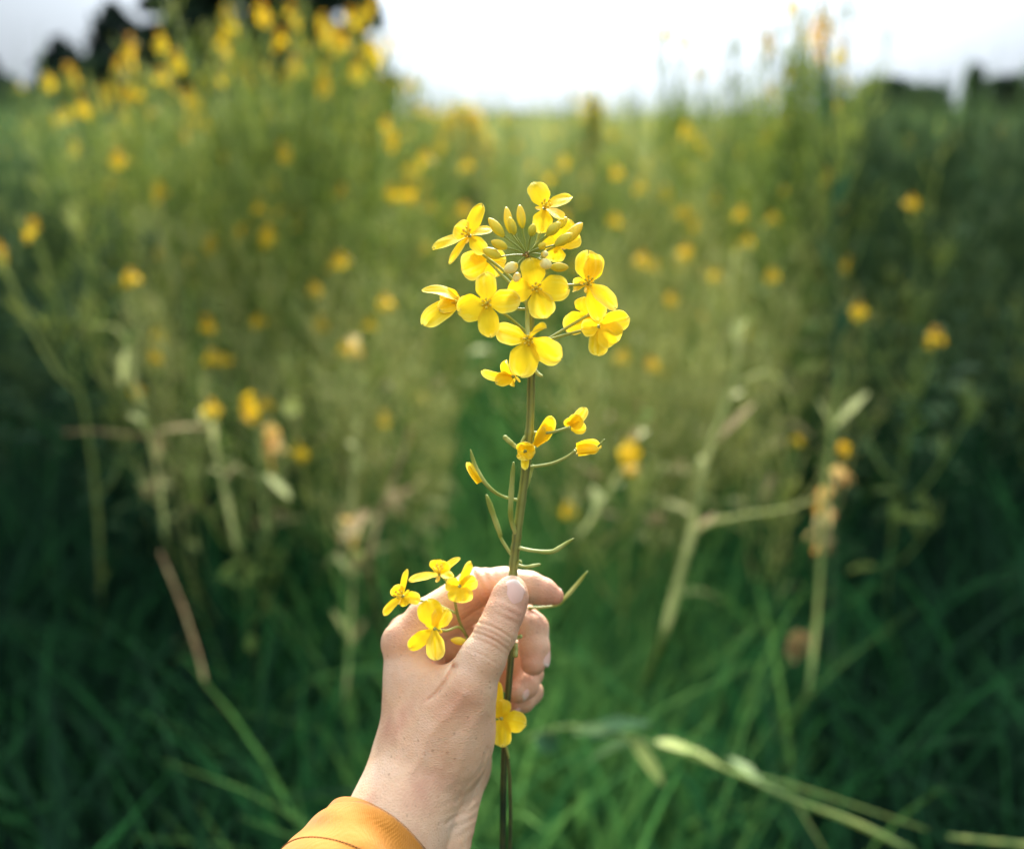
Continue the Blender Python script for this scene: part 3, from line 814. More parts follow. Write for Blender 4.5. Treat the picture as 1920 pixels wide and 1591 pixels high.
def stalk_thing(name, label, cat, line, rad, mat, group=None, branches=(), leaves=(), heads=(), pods=()):
    w = px_line(line)
    if name not in ('fallen_stalk',) and w[-1][2] > 0.03:
        e = w[-1]; d_ = unit(w[-1] - w[-4])
        foot = np.array([e[0] + d_[0] * 0.1, e[1] + 0.75 * e[2], -0.01])
        t_ = np.linspace(0, 1, 9)[1:, None]
        w = np.concatenate([w, e + (foot - e) * t_])
    root = empty(name, tuple(w[-1]))
    o = w[-1]
    mb = MB(); rad *= 0.68; mb.tube(w - o, np.linspace(rad * 0.7, rad, len(w)) * (1 + 0.12 * np.sin(np.arange(len(w)) * 1.3)) * np.where(np.arange(len(w)) > 23, 0.7, 1), 7, 0, np.repeat(np.where(np.arange(len(w)) > 22, 0.0, 0.5 + 0.25 * np.sin(np.arange(len(w)) * 0.9 + rad * 900)), 7)); mb.build('stem', M[mat], root)
    for b in branches:
        mb = MB(); bw = px_line(b[0]); mb.tube(bw - o, np.linspace(b[1], b[1] * 0.4, len(bw)) * 0.6, 6, 0, 0.6); mb.build('side_shoot', M[b[2] if len(b) > 2 else mat], root)
    rs = np.random.default_rng(len(w) + int(line[0][0]))
    if mat == 'pale' or line[0][0] == 985:
        for k in range(7):
            i = int(rs.integers(2, 20)); t_ = unit(w[i - 1] - w[i]); q = unit(rs.normal(size=3))
            L_ = rs.uniform(0.03, 0.075)
            mb = MB(); lance_leaf(mb, w[i] - o, t_ + q * rs.uniform(0.25, 0.8), L_, L_ * rs.uniform(0.16, 0.3), rs, rs.uniform(0, 0.5), rs.uniform(0.2, 1), 0, 7)
            mb.build('leaf', M[R.choice(['pale', 'leaf', 'straw', 'pale'] if mat == 'pale' else ['stem', 'dark_leaf'])], root)
    for (b0, b1, wd, m_) in leaves:
        mb = MB(); p0, p1 = at(*b0), at(*b1)
        lance_leaf(mb, p0 - o, p1 - p0, np.linalg.norm(p1 - p0), wd, rs, 0.1, 0.6, 0, 8); mb.build('leaf', M[m_], root)
    for (c, sz, m_, n_) in heads:
        mb = MB(); c = at(*c) - o
        if m_ == 'wilted':
            for k in range(n_):
                d = unit(rs.normal(size=3) * (1, 1, 0.6) + np.array([0, 0, -0.5])); p0 = c + rs.normal(size=3) * sz * (0.25, 0.25, 0.6)
                lance_leaf(mb, p0, d, sz * rs.uniform(0.6, 1.3), sz * rs.uniform(0.25, 0.5), rs, 0.5, rs.uniform(0.1, 1), 0, 6)
        for k in range(n_ if m_ != 'wilted' else n_ // 4):
            d = unit(rs.normal(size=3)); small_flower(mb, c + d * sz * rs.uniform(0.3, 1.0) * np.array([0.5, 0.5, 1.25]), d, sz * 0.55, rs, 0, rs.uniform(0.2, 0.9))
        mb.build('flower_head', M[m_], root)
    tag(root, label, cat, group)
    return root

stalk_thing('bent_stalk', 'pale bent stalk with a hooked top in the dark left grass', 'stalk',
            [(165, 612, 1.9), (215, 615, 1.9), (240, 650, 1.9), (252, 720, 1.88), (275, 800, 1.86), (298, 900, 1.85), (310, 1010, 1.8)], 0.006, 'pale',
            leaves=[((240, 650, 1.9), (225, 720, 1.88), 0.02, 'pale')])
stalk_thing('bent_stalk', 'pale leaning stalk with a side leaf between the left grass and the held flower', 'stalk',
            [(378, 700, 1.85), (388, 780, 1.85), (405, 850, 1.83), (425, 940, 1.8), (445, 1030, 1.75)], 0.0075, 'pale',
            branches=[([(410, 860, 1.83), (450, 880, 1.8), (510, 905, 1.78)], 0.004)],
            leaves=[((400, 800, 1.84), (280, 800, 1.85), 0.02, 'straw'), ((500, 890, 1.78), (545, 930, 1.75), 0.02, 'pale')])
stalk_thing('dry_grass_blade', 'straw coloured dry blade lying level in the dark left grass', 'grass blade',
            [(120, 812, 1.9), (170, 808, 1.9), (240, 815, 1.9), (300, 818, 1.9)], 0.0042, 'straw')
stalk_thing('dry_grass_blade', 'reddish dry blade slanting down the dark lower left grass', 'grass blade',
            [(300, 1035, 1.62), (315, 1070, 1.6), (345, 1145, 1.55), (372, 1230, 1.5), (384, 1280, 1.47)], 0.0036, 'straw')
stalk_thing('bent_stalk', 'thick pale leaning stalk with a level side shoot right of the hand', 'stalk',
            [(1398, 600, 1.75), (1372, 720, 1.73), (1335, 830, 1.70), (1308, 920, 1.68), (1300, 990, 1.66), (1275, 1080, 1.62), (1245, 1190, 1.58)], 0.0105, 'pale',
            branches=[([(1285, 1030, 1.66), (1320, 985, 1.66), (1400, 965, 1.66), (1470, 955, 1.66), (1525, 935, 1.66)], 0.007), ([(1385, 720, 1.74), (1440, 700, 1.74), (1480, 740, 1.74), (1490, 790, 1.74)], 0.006)],
            leaves=[((1340, 830, 1.7), (1420, 740, 1.72), 0.018, 'straw')])
stalk_thing('wilted_plant', 'upright plant with drooping wilted orange petals at the right', 'plant',
            [(1575, 690, 1.7), (1565, 760, 1.7), (1555, 830, 1.69), (1545, 930, 1.66), (1540, 1030, 1.63), (1530, 1180, 1.58), (1515, 1300, 1.5)], 0.006, 'stem',
            leaves=[((1565, 800, 1.7), (1630, 725, 1.7), 0.022, 'pale'), ((1560, 800, 1.7), (1530, 740, 1.7), 0.02, 'pale')],
            heads=[((1580, 845, 1.68), 0.016, 'petal_far', 8), ((1572, 890, 1.67), 0.022, 'wilted', 9), ((1548, 930, 1.67), 0.026, 'wilted', 9), ((1528, 1000, 1.65), 0.016, 'wilted', 6), ((1550, 1015, 1.65), 0.016, 'straw', 6), ((1498, 1205, 1.55), 0.026, 'straw', 12)])
stalk_thing('fallen_stalk', 'fallen pale stalk with leaves lying across the lower right grass', 'stalk',
            [(985, 1385, 1.28), (1060, 1362, 1.27), (1150, 1375, 1.26), (1260, 1405, 1.25), (1360, 1440, 1.23), (1480, 1495, 1.20), (1600, 1540, 1.18), (1720, 1600, 1.15)], 0.0048, 'stem',
            branches=[([(1370, 1445, 1.23), (1480, 1470, 1.22), (1620, 1515, 1.2), (1740, 1555, 1.18)], 0.0035), ([(1490, 1500, 1.2), (1520, 1550, 1.18), (1550, 1600, 1.16)], 0.003)],
            leaves=[((1100, 1370, 1.26), (1225, 1345, 1.26), 0.028, 'dark_leaf'), ((1180, 1380, 1.26), (1245, 1465, 1.24), 0.024, 'stem'), ((1010, 1375, 1.27), (1040, 1410, 1.26), 0.04, 'dark_leaf'), ((1230, 1390, 1.25), (1310, 1405, 1.24), 0.018, 'stem')])
stalk_thing('fallen_stalk', 'short pale stalk end lying in the lower right corner', 'stalk',
            [(1780, 1568, 1.2), (1850, 1575, 1.19), (1940, 1585, 1.18)], 0.004, 'stem')
stalk_thing('bent_stalk', 'pale straw stalk leaning left of the held stem', 'stalk',
            [(772, 800, 1.75), (745, 880, 1.73), (715, 960, 1.7), (690, 1050, 1.65)], 0.006, 'straw',
            leaves=[((690, 960, 1.7), (640, 1010, 1.66), 0.03, 'straw')])
stalk_thing('bent_stalk', 'pale stalk leaning right of the held stem behind the small blossoms', 'stalk',
            [(1215, 770, 1.8), (1175, 860, 1.78), (1130, 940, 1.75), (1085, 1010, 1.7)], 0.0065, 'pale',
            heads=[((1180, 855, 1.76), 0.026, 'petal_far', 10)])
stalk_thing('wilted_plant', 'plant with a drooping orange wilted blossom at the left of the field', 'plant',
            [(470, 745, 1.85), (480, 800, 1.85), (490, 900, 1.8), (500, 1010, 1.75)], 0.004, 'stem',
            heads=[((510, 815, 1.85), 0.026, 'wilted', 14), ((470, 765, 1.85), 0.024, 'petal_far', 12), ((545, 760, 1.85), 0.022, 'pale', 8)])

stalk_thing('tall_stalk', 'tall thin dark stalk at the right rising into the sky with an orange head', 'stalk',
            [(1538, -60, 2.15), (1545, 60, 2.15), (1556, 220, 2.14), (1562, 420, 2.12), (1568, 640, 2.1), (1566, 860, 2.06), (1560, 1100, 2.0), (1556, 1300, 1.9)], 0.0085, 'dark_stem',
            branches=[([(1556, 220, 2.14), (1585, 120, 2.14), (1592, 10, 2.14)], 0.004), ([(1560, 330, 2.13), (1520, 220, 2.13), (1508, 110, 2.13)], 0.004), ([(1554, 200, 2.14), (1530, 110, 2.14), (1512, 20, 2.14)], 0.0035), ([(1563, 450, 2.12), (1600, 360, 2.12), (1622, 290, 2.12)], 0.004)],
            leaves=[((1556, 250, 2.14), (1540, 130, 2.14), 0.03, 'dark_leaf'), ((1562, 400, 2.12), (1595, 300, 2.12), 0.03, 'dark_leaf'), ((1565, 520, 2.11), (1530, 430, 2.11), 0.034, 'dark_leaf'), ((1567, 640, 2.1), (1605, 550, 2.1), 0.034, 'dark_leaf')],
            heads=[((1541, 62, 2.15), 0.030, 'wilted', 12), ((1482, 15, 2.14), 0.018, 'petal_far', 6)])
for px, py, d, lab in [(665, 650, 2.0, 'ripe plant topped by a soft golden orange blossom close left of the held flower'), (655, 985, 1.8, 'low plant with a golden wilted blossom above the hand on the left')]:
    stalk_thing('wilted_plant', lab, 'plant', [(px, py, d), (px + 6, py + 90, d), (px + 2, py + 200, d - 0.03), (px - 8, py + 330, d - 0.08)], 0.0045, 'pale',
                heads=[((px, py, d), 0.022, 'wilted', 8), ((px + 18, py + 55, d), 0.012, 'pale', 5)])

# ------------------------------------------------------------------ the hand: one continuous surface from a distance field
def cap(p, a, b, ra, rb):
    a, b = np.array(a, float), np.array(b, float)
    ab = b - a
    h = np.clip(((p - a) @ ab) / (ab @ ab), 0, 1)
    return np.linalg.norm(p - a - h[:, None] * ab, axis=1) - (ra + (rb - ra) * h)

def ell(p, c, r):
    q = (p - np.array(c, float)) / np.array(r, float)
    k = np.linalg.norm(q, axis=1)
    return (k - 1) * min(r)

def smin(a, b, k):
    h = np.maximum(k - np.abs(a - b), 0) / k
    return np.minimum(a, b) - h * h * k * 0.25

def chain(p, js, k=6):
    d = None
    for (a, b) in zip(js[:-1], js[1:]):
        c = cap(p, a[:3], b[:3], a[3], b[3])
        d = c if d is None else smin(d, c, k)
    return d

INDEX = [(756, 1204, 25, 38), (800, 1160, 32, 38), (893, 1101, 45, 36), (945, 1094, 46, 31), (992, 1101, 46, 30), (1020, 1109, 48, 25), (1040, 1117, 50, 17)]
MIDDLE = [(765, 1190, 125, 40), (905, 1125, 150, 34), (965, 1146, 124, 31), (998, 1178, 98, 30), (1002, 1215, 88, 28), (1000, 1242, 82, 24)]
RING = [(780, 1205, 180, 40), (910, 1195, 190, 34), (960, 1225, 165, 30), (991, 1262, 145, 27), (984, 1285, 125, 25), (972, 1297, 112, 21)]
PINKY = [(800, 1240, 245, 36), (915, 1255, 235, 29), (965, 1275, 205, 26), (993, 1297, 178, 24), (980, 1314, 160, 21), (966, 1320, 150, 17)]
THUMB = [(812, 1400, 0, 82), (874, 1292, -42, 53), (904, 1235, -52, 42), (930, 1186, -54, 37), (945, 1150, -46, 34), (957, 1115, -33, 30), (960, 1104, -27, 25)]

ax_t = unit((0.42, -0.86, 0.0))
def hand_sdf(p):
    idx = chain(p, INDEX, 8)
    mid = chain(p, MIDDLE, 8)
    rin = chain(p, RING, 8)
    pin = chain(p, PINKY, 8)
    thu = chain(p, THUMB, 14)
    thu = smin(thu, ell(p, (955, 1128, -40), (33, 36, 26)), 10)           # tip pad
    # back of the hand and palm
    palm = cap(p, (759, 1218, 28), (790, 1440, 35), 39, 82)
    palm = smin(palm, cap(p, (768, 1215, 105), (805, 1440, 80), 44, 76), 30)
    palm = smin(palm, cap(p, (785, 1225, 178), (830, 1440, 125), 42, 70), 30)
    palm = smin(palm, cap(p, (802, 1255, 240), (850, 1440, 160), 38, 58), 30)
    thenar = ell(p, (845, 1375, 0), (82, 105, 70))
    hypo = ell(p, (865, 1400, 150), (55, 100, 55))
    palm = smin(palm, hypo, 30)
    # forearm: the near side and the tendon side behind the wrist fold
    arm = cap(p, (788, 1440, 25), (640, 1800, -190), 92, 125)
    arm2 = cap(p, (858, 1440, 85), (740, 1800, -90), 55, 95)
    arm = smin(arm, arm2, 7)
    palm = smin(palm, arm, 40)
    web = cap(p, (770, 1265, 20), (842, 1300, -12), 34, 40)
    tw = smin(thu, thenar, 45)
    tw = smin(tw, web, 26)
    body = smin(palm, tw, 26)
    body = smin(body, idx, 16)
    f = smin(mid, rin, 2.5); f = smin(f, pin, 2.5)
    body = smin(body, f, 5)
    # knuckle of the index and the small wrist bump
    body = smin(body, ell(p, (748, 1203, 22), (29, 32, 30)), 14)
    # fold of skin between thumb and index
    a0, a1 = np.array([788.0, 1322.0]), np.array([852.0, 1250.0])
    ab = a1 - a0; hh = np.clip(((p[:, :2] - a0) @ ab) / (ab @ ab), 0, 1)
    bow = 8 * np.sin(math.pi * hh)
    nrm2 = np.array([-ab[1], ab[0]]) / np.linalg.norm(ab)
    dl = np.linalg.norm(p[:, :2] - a0 - hh[:, None] * ab - bow[:, None] * nrm2, axis=1)
    body = body + np.where(p[:, 2] < 10, (2.0 + 7.5 * hh) * np.exp(-(dl / (3.2 + 3.5 * hh)) ** 2) * np.clip(hh * 5, 0, 1), 0)
    # thumb tendon and a vein as soft ridges, folds over the index knuckles
    def ridge(a, b, w_, amp):
        a, b = np.array(a, float), np.array(b, float); ab_ = b - a
        t_ = ((p[:, :2] - a) @ ab_) / (ab_ @ ab_); tc_ = np.clip(t_, 0, 1)
        wig = 5 * np.sin(tc_ * 7 + a[0])
        n_ = np.array([-ab_[1], ab_[0]]) / np.linalg.norm(ab_)
        d_ = np.linalg.norm(p[:, :2] - a - tc_[:, None] * ab_ - wig[:, None] * n_, axis=1)
        return np.where(p[:, 2] < 20, amp * np.exp(-(d_ / w_) ** 2), 0)
    body = body - ridge((768, 1440), (866, 1300), 10, 2.6) - ridge((842, 1470), (905, 1330), 12, 2.0)
    body = body - ridge((735, 1450), (752, 1270), 8, 1.8) + ridge((800, 1450), (880, 1330), 12, 1.5)
    body = body + ridge((858, 1505), (918, 1405), 4, 1.6) + ridge((840, 1548), (905, 1475), 4, 1.8)
    qk = p - np.array([893, 1090, 30]); near_k = np.exp(-(np.linalg.norm(qk, axis=1) / 34) ** 2)
    body = body + near_k * 1.8 * np.sin((qk @ unit((0.85, -0.5, 0))) / 2.6)
    qk = p - np.array([955, 1150, -80]); near_k = np.exp(-(np.linalg.norm(qk, axis=1) / 22) ** 2)
    body = body + near_k * 1.1 * np.sin((qk @ ax_t) / 2.4)
    # fine creases
    ax = np.array([0.42, -0.86, 0.0]); ax /= np.linalg.norm(ax)
    side = np.array([0.86, 0.42, 0.0])
    q = p - np.array([924, 1186, -54])
    front = (q[:, 2] < 5) & (np.abs(q @ ax) < 70)
    s = q @ side
    for off, amp, bow in ((4, 3.0, 0.004), (-17, 3.2, 0.004), (-7, 1.4, 0.004), (-28, 1.0, 0.004), (-52, 1.1, 0.003)):
        tline = q @ ax - off + bow * s * s - 6
        body = body + np.where(front, amp * np.exp(-(tline / 2.6) ** 2) * np.exp(-((s - 4) / 36) ** 2), 0)
    q = p - np.array([886, 1530, -20])
    wr = np.exp(-(q[:, 0] / 50) ** 2 - (q[:, 1] / 75) ** 2) * (q[:, 2] < 60)
    u = (q[:, 1] + 0.75 * q[:, 0] + 0.004 * q[:, 0] ** 2)
    body = body + wr * 0.7 * np.sin(u / 3.1 + 1.2 * np.sin(q[:, 1] / 17.0))
    return body

def distance_mesh(fn, lo, hi, vox, block=12):
    lo, hi = np.array(lo, float), np.array(hi, float)
    nb = np.ceil((hi - lo) / (vox * block)).astype(int)
    n = nb * block
    D = np.empty(n, np.float32)
    bc = np.stack(np.meshgrid(*[np.arange(k) for k in nb], indexing='ij'), -1).reshape(-1, 3)
    cen = lo + (bc * block + (block - 1) / 2) * vox
    dc = fn(cen)
    thr = block * vox * 0.9 + 14
    loc = np.stack(np.meshgrid(*[np.arange(block)] * 3, indexing='ij'), -1).reshape(-1, 3)
    for b, d in zip(bc, dc):
        sl = tuple(slice(i * block, (i + 1) * block) for i in b)
        if abs(d) > thr: D[sl] = math.copysign(50, d)
    todo = bc[np.abs(dc) <= thr]
    for i in range(0, len(todo), 60):
        ch = todo[i:i + 60]
        pts = (lo + (ch[:, None, :] * block + loc[None]) * vox).reshape(-1, 3)
        v = fn(pts).reshape(len(ch), block, block, block)
        for b, vv in zip(ch, v):
            D[tuple(slice(j * block, (j + 1) * block) for j in b)] = vv
    S = D < 0
    corners = [(i, j, k) for i in (0, 1) for j in (0, 1) for k in (0, 1)]
    cnt = sum(S[i:n[0] - 1 + i, j:n[1] - 1 + j, k:n[2] - 1 + k].astype(np.int8) for i, j, k in corners)
    act = np.argwhere((cnt > 0) & (cnt < 8))
    idx = np.full(n - 1, -1, np.int32); idx[tuple(act.T)] = np.arange(len(act))
    acc = np.zeros((len(act), 3)); num = np.zeros(len(act))
    for a in corners:
        for ax_ in range(3):
            if a[ax_]: continue
            b = list(a); b[ax_] = 1
            va = D[tuple((act + a).T)]; vb = D[tuple((act + b).T)]
            ok = (va < 0) != (vb < 0)
            tt = np.where(ok, va / np.where(ok, va - vb, 1), 0)
            pt = np.array(a, float) + np.zeros((len(act), 3)); pt[:, ax_] += tt
            acc += np.where(ok[:, None], pt, 0); num += ok
    V = lo + (act + acc / num[:, None]) * vox
    Q = []
    for ax_ in range(3):
        o1, o2 = [(1, 2), (2, 0), (0, 1)][ax_]
        s0 = [slice(1, -1)] * 3; s1 = [slice(1, -1)] * 3
        s0[ax_] = slice(0, -1); s1[ax_] = slice(1, None)
        e = np.argwhere(S[tuple(s0)] != S[tuple(s1)])
        base = e.copy(); base[:, o1] += 1; base[:, o2] += 1
        flip = ~S[tuple(base.T)]
        def cid(d1, d2):
            c = base.copy(); c[:, o1] -= d1; c[:, o2] -= d2
            return idx[tuple(c.T)]
        q = np.stack([cid(1, 1), cid(0, 1), cid(0, 0), cid(1, 0)], 1)
        q[flip] = q[flip][:, ::-1]
        Q.append(q)
    return V, np.concatenate(Q)

V, Q = distance_mesh(hand_sdf, (560, 1030, -330), (1075, 1760, 310), 1.85)
for _ in range(1):                                     # relax the cell pattern
    acc = np.zeros_like(V); num = np.zeros(len(V))
    for a, b in ((0, 1), (1, 2), (2, 3), (3, 0)):
        np.add.at(acc, Q[:, a], V[Q[:, b]]); np.add.at(num, Q[:, a], 1)
        np.add.at(acc, Q[:, b], V[Q[:, a]]); np.add.at(num, Q[:, b], 1)
    V = V * 0.5 + acc / num[:, None] * 0.5
redness = np.zeros(len(V))
for c, r, k in (((1040, 1120, 50), 46, 0.7), ((1002, 1245, 82), 48, 0.7), ((975, 1300, 120), 48, 0.65), ((958, 1135, -30), 28, 0.35), ((900, 1140, 60), 55, 0.5), ((748, 1203, 25), 42, 0.35), ((1000, 1175, 98), 40, 0.35), ((930, 1190, -80), 30, 0.25), ((893, 1085, 20), 30, 0.3), ((860, 1300, -90), 40, 0.15)):
    redness = np.maximum(redness, k * np.exp(-(np.linalg.norm(V - np.array(c), axis=1) / r) ** 2))
W = near(V)
vol = np.einsum('ij,ij->i', W[Q[:, 0]], np.cross(W[Q[:, 1]], W[Q[:, 2]])).sum() + np.einsum('ij,ij->i', W[Q[:, 0]], np.cross(W[Q[:, 2]], W[Q[:, 3]])).sum()
if vol < 0: Q = Q[:, ::-1]
person = raw_mesh('person', W, Q, M['skin'], redness)
tag(person, "person's left hand in a mustard sleeve, pinching the yellow flower stalk between thumb and forefinger", 'person')

def nail(c, along, normal, length, width, curve=0.28):
    """Curved nail plate: all in hand pixel units."""
    c, l = np.array(c, float), unit(along); nn = unit(np.array(normal, float) - l * (np.array(normal, float) @ l)); s = np.cross(l, nn)
    nu, nv = 12, 11
    P = np.zeros((nu, nv, 3))
    for i in range(nu):
        u = i / (nu - 1) * 2 - 1
        for j in range(nv):
            v = j / (nv - 1) * 2 - 1
            w = width / 2 * (1 - 0.10 * max(0, -u)) * (1 - 0.55 * abs(u) ** 5)
            P[i, j] = c + l * length / 2 * u * (1 - 0.10 * v * v) + s * w * v - nn * (curve * width * v * v * 0.9 + 0.10 * length * u * u * 0.5)
    mb = MB(); mb.grid(near(P.reshape(-1, 3)).reshape(nu, nv, 3), 0, np.repeat(np.linspace(0, 1, nu), nv))
    o = mb.build('fingernail', M['nail'], person)
    sm = o.modifiers.new('thickness', 'SOLIDIFY'); sm.thickness = 0.0006; sm.offset = 0
    return o
nail((961, 1112, -68.5), (0.20, -0.95, 0.33), (0.10, -0.25, -1), 58, 46)
nail((1029, 1230, 78), (-0.05, 1, -0.18), (1, 0.05, -0.55), 40, 34)
nail((1040, 1098, 52), (0.9, 0.42, 0.1), (0.45, -0.9, 0.1), 30, 30)
nail((990, 1304, 104), (-0.55, 0.62, -0.5), (0.75, 0.55, -0.3), 26, 26)
nail((968, 1336, 140), (-0.8, 0.35, -0.5), (0.3, 0.95, -0.25), 20, 20)

# sleeve: a cuffed jacket sleeve around the forearm, running back towards the shoulder
def sleeve():
    path = np.array([(724, 1602, -72), (682, 1650, -130), (618, 1733, -225), (540, 1900, -420), (380, 2150, -700), (200, 2500, -1000)], float)
    rad = [142, 152, 164, 185, 205, 215]
    n = 60
    pl = smooth_line(path, n); rr = np.interp(np.linspace(0, 5, n), range(6), rad)
    tan = np.gradient(pl, axis=0); tan /= np.linalg.norm(tan, axis=1)[:, None]
    # the hem is cut a little steeper than square to the arm
    tan[:6] = unit((-0.60, 0.62, -0.50))
    rs = np.random.default_rng(3)
    a = np.linspace(0, 2 * math.pi, 73)
    outer = []
    for i in range(n):
        e1 = unit(np.array([1, 0.9, 0.0]) - tan[i] * (np.array([1, 0.9, 0.0]) @ tan[i])); e2 = np.cross(tan[i], e1)
        s = i / n
        wob = 1 + 0.02 * np.sin(3 * a + 9 * s) + 0.022 * np.sin(2 * a - 30 * s + 1) * min(1, s * 6) + 0.015 * np.sin(5 * a + 40 * s) * min(1, s * 6)
        if i in (0,): wob = wob * 0.985
        outer.append(pl[i] + rr[i] * wob[:, None] * (np.cos(a)[:, None] * e1 + 0.92 * np.sin(a)[:, None] * e2))
    outer = np.array(outer)
    inner = np.array([pl[i] + (outer[i] - pl[i]) * (0.955 if i else 0.97) for i in range(12)])[::-1]
    P = np.concatenate([inner, outer])
    mb = MB(); mb.grid(near(P.reshape(-1, 3)).reshape(*P.shape))
    o = mb.build('sleeve', M['jacket'], person)
    # stitched hem line
    k = 19
    st = MB()
    ring = pl[k] + (outer[k] - pl[k]) * 1.004
    for j in range(0, 72):
        for h in (0.08, 0.58):
            p0 = ring[j] * (1 - h) + ring[j + 1] * h; p1 = ring[j] * (1 - h - 0.36) + ring[j + 1] * (h + 0.36)
            st.tube(near([p0, p1]), 1.3 * S0, 5)
    st.build('hem_stitching', M['thread'], o)
sleeve()

# ------------------------------------------------------------------ the held flower stalks
def petal_grid(c, tip, width, n, arch=0.15, cup=0.25, notch=0.04, rs=None, claw=0.16, nu=18, nv=17, twist=0.0):
    c, tip, n = np.array(c, float), np.array(tip, float), np.array(n, float)
    l = tip - c; L = np.linalg.norm(l); l = l / L
    side = unit(np.cross(n, l)); nn = np.cross(l, side)
    ph = rs.uniform(0, 6.28, 3)
    vein = rs.normal(0, 0.09, nv)
    if nv > 8: vein[nv // 2] -= 0.22
    P = np.zeros((nu, nv, 3)); T = np.zeros((nu, nv))
    us = np.sin(np.linspace(0, 1, nu) * math.pi / 2) ** 0.9
    for i, u in enumerate(us):
        sm = np.clip((u + 0.02) / 0.44, 0, 1); sm = sm * sm * (3 - 2 * sm)
        prof = claw + (1 - claw) * sm
        if u > 0.62: prof *= max(0.0, 1 - ((u - 0.62) / 0.3804) ** 2.5) ** 0.5
        w = width / 2 * prof
        for j in range(nv):
            v = j / (nv - 1) * 2 - 1
            lu = L * u * (1 - notch * math.exp(-(v / 0.35) ** 2) * u ** 6 + (0.025 * math.sin(5 * v + ph[0]) + 0.014 * math.sin(11 * v + ph[1])) * u ** 3)
            ruff = width * u * (0.055 * math.sin(4.2 * v + ph[1]) * u + 0.03 * math.sin(7 * u + 3 * v + ph[2]) + 0.022 * math.sin(13 * v + ph[0]) * u ** 3 * abs(v) - 0.02 * math.exp(-(v / 0.16) ** 2) * (1 - u) + 0.05 * vein[j] * u)
            tw = twist * u * v * w
            P[i, j] = c + l * lu + side * w * v * (1 + 0.03 * math.sin(6 * u + ph[2])) + nn * (arch * L * u * (1 - u) * 4 * 0.5 + cup * w * v * v + ruff + tw)
            T[i, j] = 0.30 + 0.28 * u + 0.10 * abs(v) + vein[j] * (1 - 0.5 * u) + 0.30 * max(abs(v) ** 10 * u, max(0, u - 0.9) * 8)
    return P, T

FR = np.random.default_rng(77)

def flower(parent, c, petals, normal, pedicel=None, stamens=True, sepals=1, tint=0.0, ped_r=2.5, name='flower'):
    """One blossom: an Empty holding its petals, stamens, sepals and stalk. Pixel units of the hand region."""
    rs = FR
    c = np.array(c, float); normal = unit(normal)
    o0 = near([c])[0]
    root = empty(name, tuple(o0), parent)
    for pt in petals:
        tip, w = pt[0], pt[1] * 1.06
        kw = pt[2] if len(pt) > 2 else {}
        n = unit(np.array(kw.get('n', normal), float))
        start = c + unit(np.array(tip, float) - c) * 3
        P, T = petal_grid(start, tip, w, n, kw.get('arch', 0.09), kw.get('cup', 0.15), kw.get('notch', 0.05), rs, kw.get('claw', 0.3), twist=kw.get('twist', rs.uniform(-0.15, 0.15)))
        W_ = near(P.reshape(-1, 3)).reshape(P.shape)
        mb = MB(); mb.grid(W_ - o0, 0, np.clip(T.ravel() + tint + rs.normal(0, 0.04), 0, 1))
        mb.build('petal', M['petal'], root)
    if stamens:
        mb = MB()
        a = unit(np.cross(normal, (0.3, 0.9, 0.2))); b = np.cross(normal, a)
        for k in range(6):
            th = k * math.pi / 3 + 0.3
            d = normal + 0.55 * (math.cos(th) * a + math.sin(th) * b)
            e = c + d * rs.uniform(13, 17)
            mb.tube(near([c, c + d * 7, e]) - o0, 0.9 * S0, 5, 0, 0.4)
            ax = unit(normal + 0.3 * rs.normal(size=3))
            mb.tube(near([e - ax * 3.5, e - ax * 1.5, e + ax * 2, e + ax * 4]) - o0, np.array([0.8, 2.2, 2.2, 0.6]) * S0, 6, 0, 0.9)
        mb.tube(near([c, c + normal * 12, c + normal * 17, c + normal * 19]) - o0, np.array([1.6, 1.9, 2.4, 1.2]) * S0, 6, 0, 0.2)
        mb.build('stamen_cluster', M['stamen'], root)
    for k in range(sepals * 4):
        a = unit(np.cross(normal, (0.3, 0.9, 0.2))); b = np.cross(normal, a)
        th = k * math.pi / 2 + 0.8
        d = math.cos(th) * a + math.sin(th) * b
        P, T = petal_grid(c - normal * 2, c + d * 17 - normal * 6, 8, normal, -0.3, 0.4, 0, rs, 0.5, 8, 5)
        mb = MB(); mb.grid(near(P.reshape(-1, 3)).reshape(P.shape) - o0, 0, 0.75)
        mb.build('sepal', M['bud'], root)
    if pedicel is not None:
        pts = [c] + list(pedicel)
        w = smooth_line(near(pts), 14)
        mb = MB(); mb.tube(w - o0, np.concatenate([[ped_r * 1.5 * S0], np.full(13, ped_r * S0)]), 8, 0, 0.65)
        mb.build('pedicel', M['pedicel'], root)
    return root

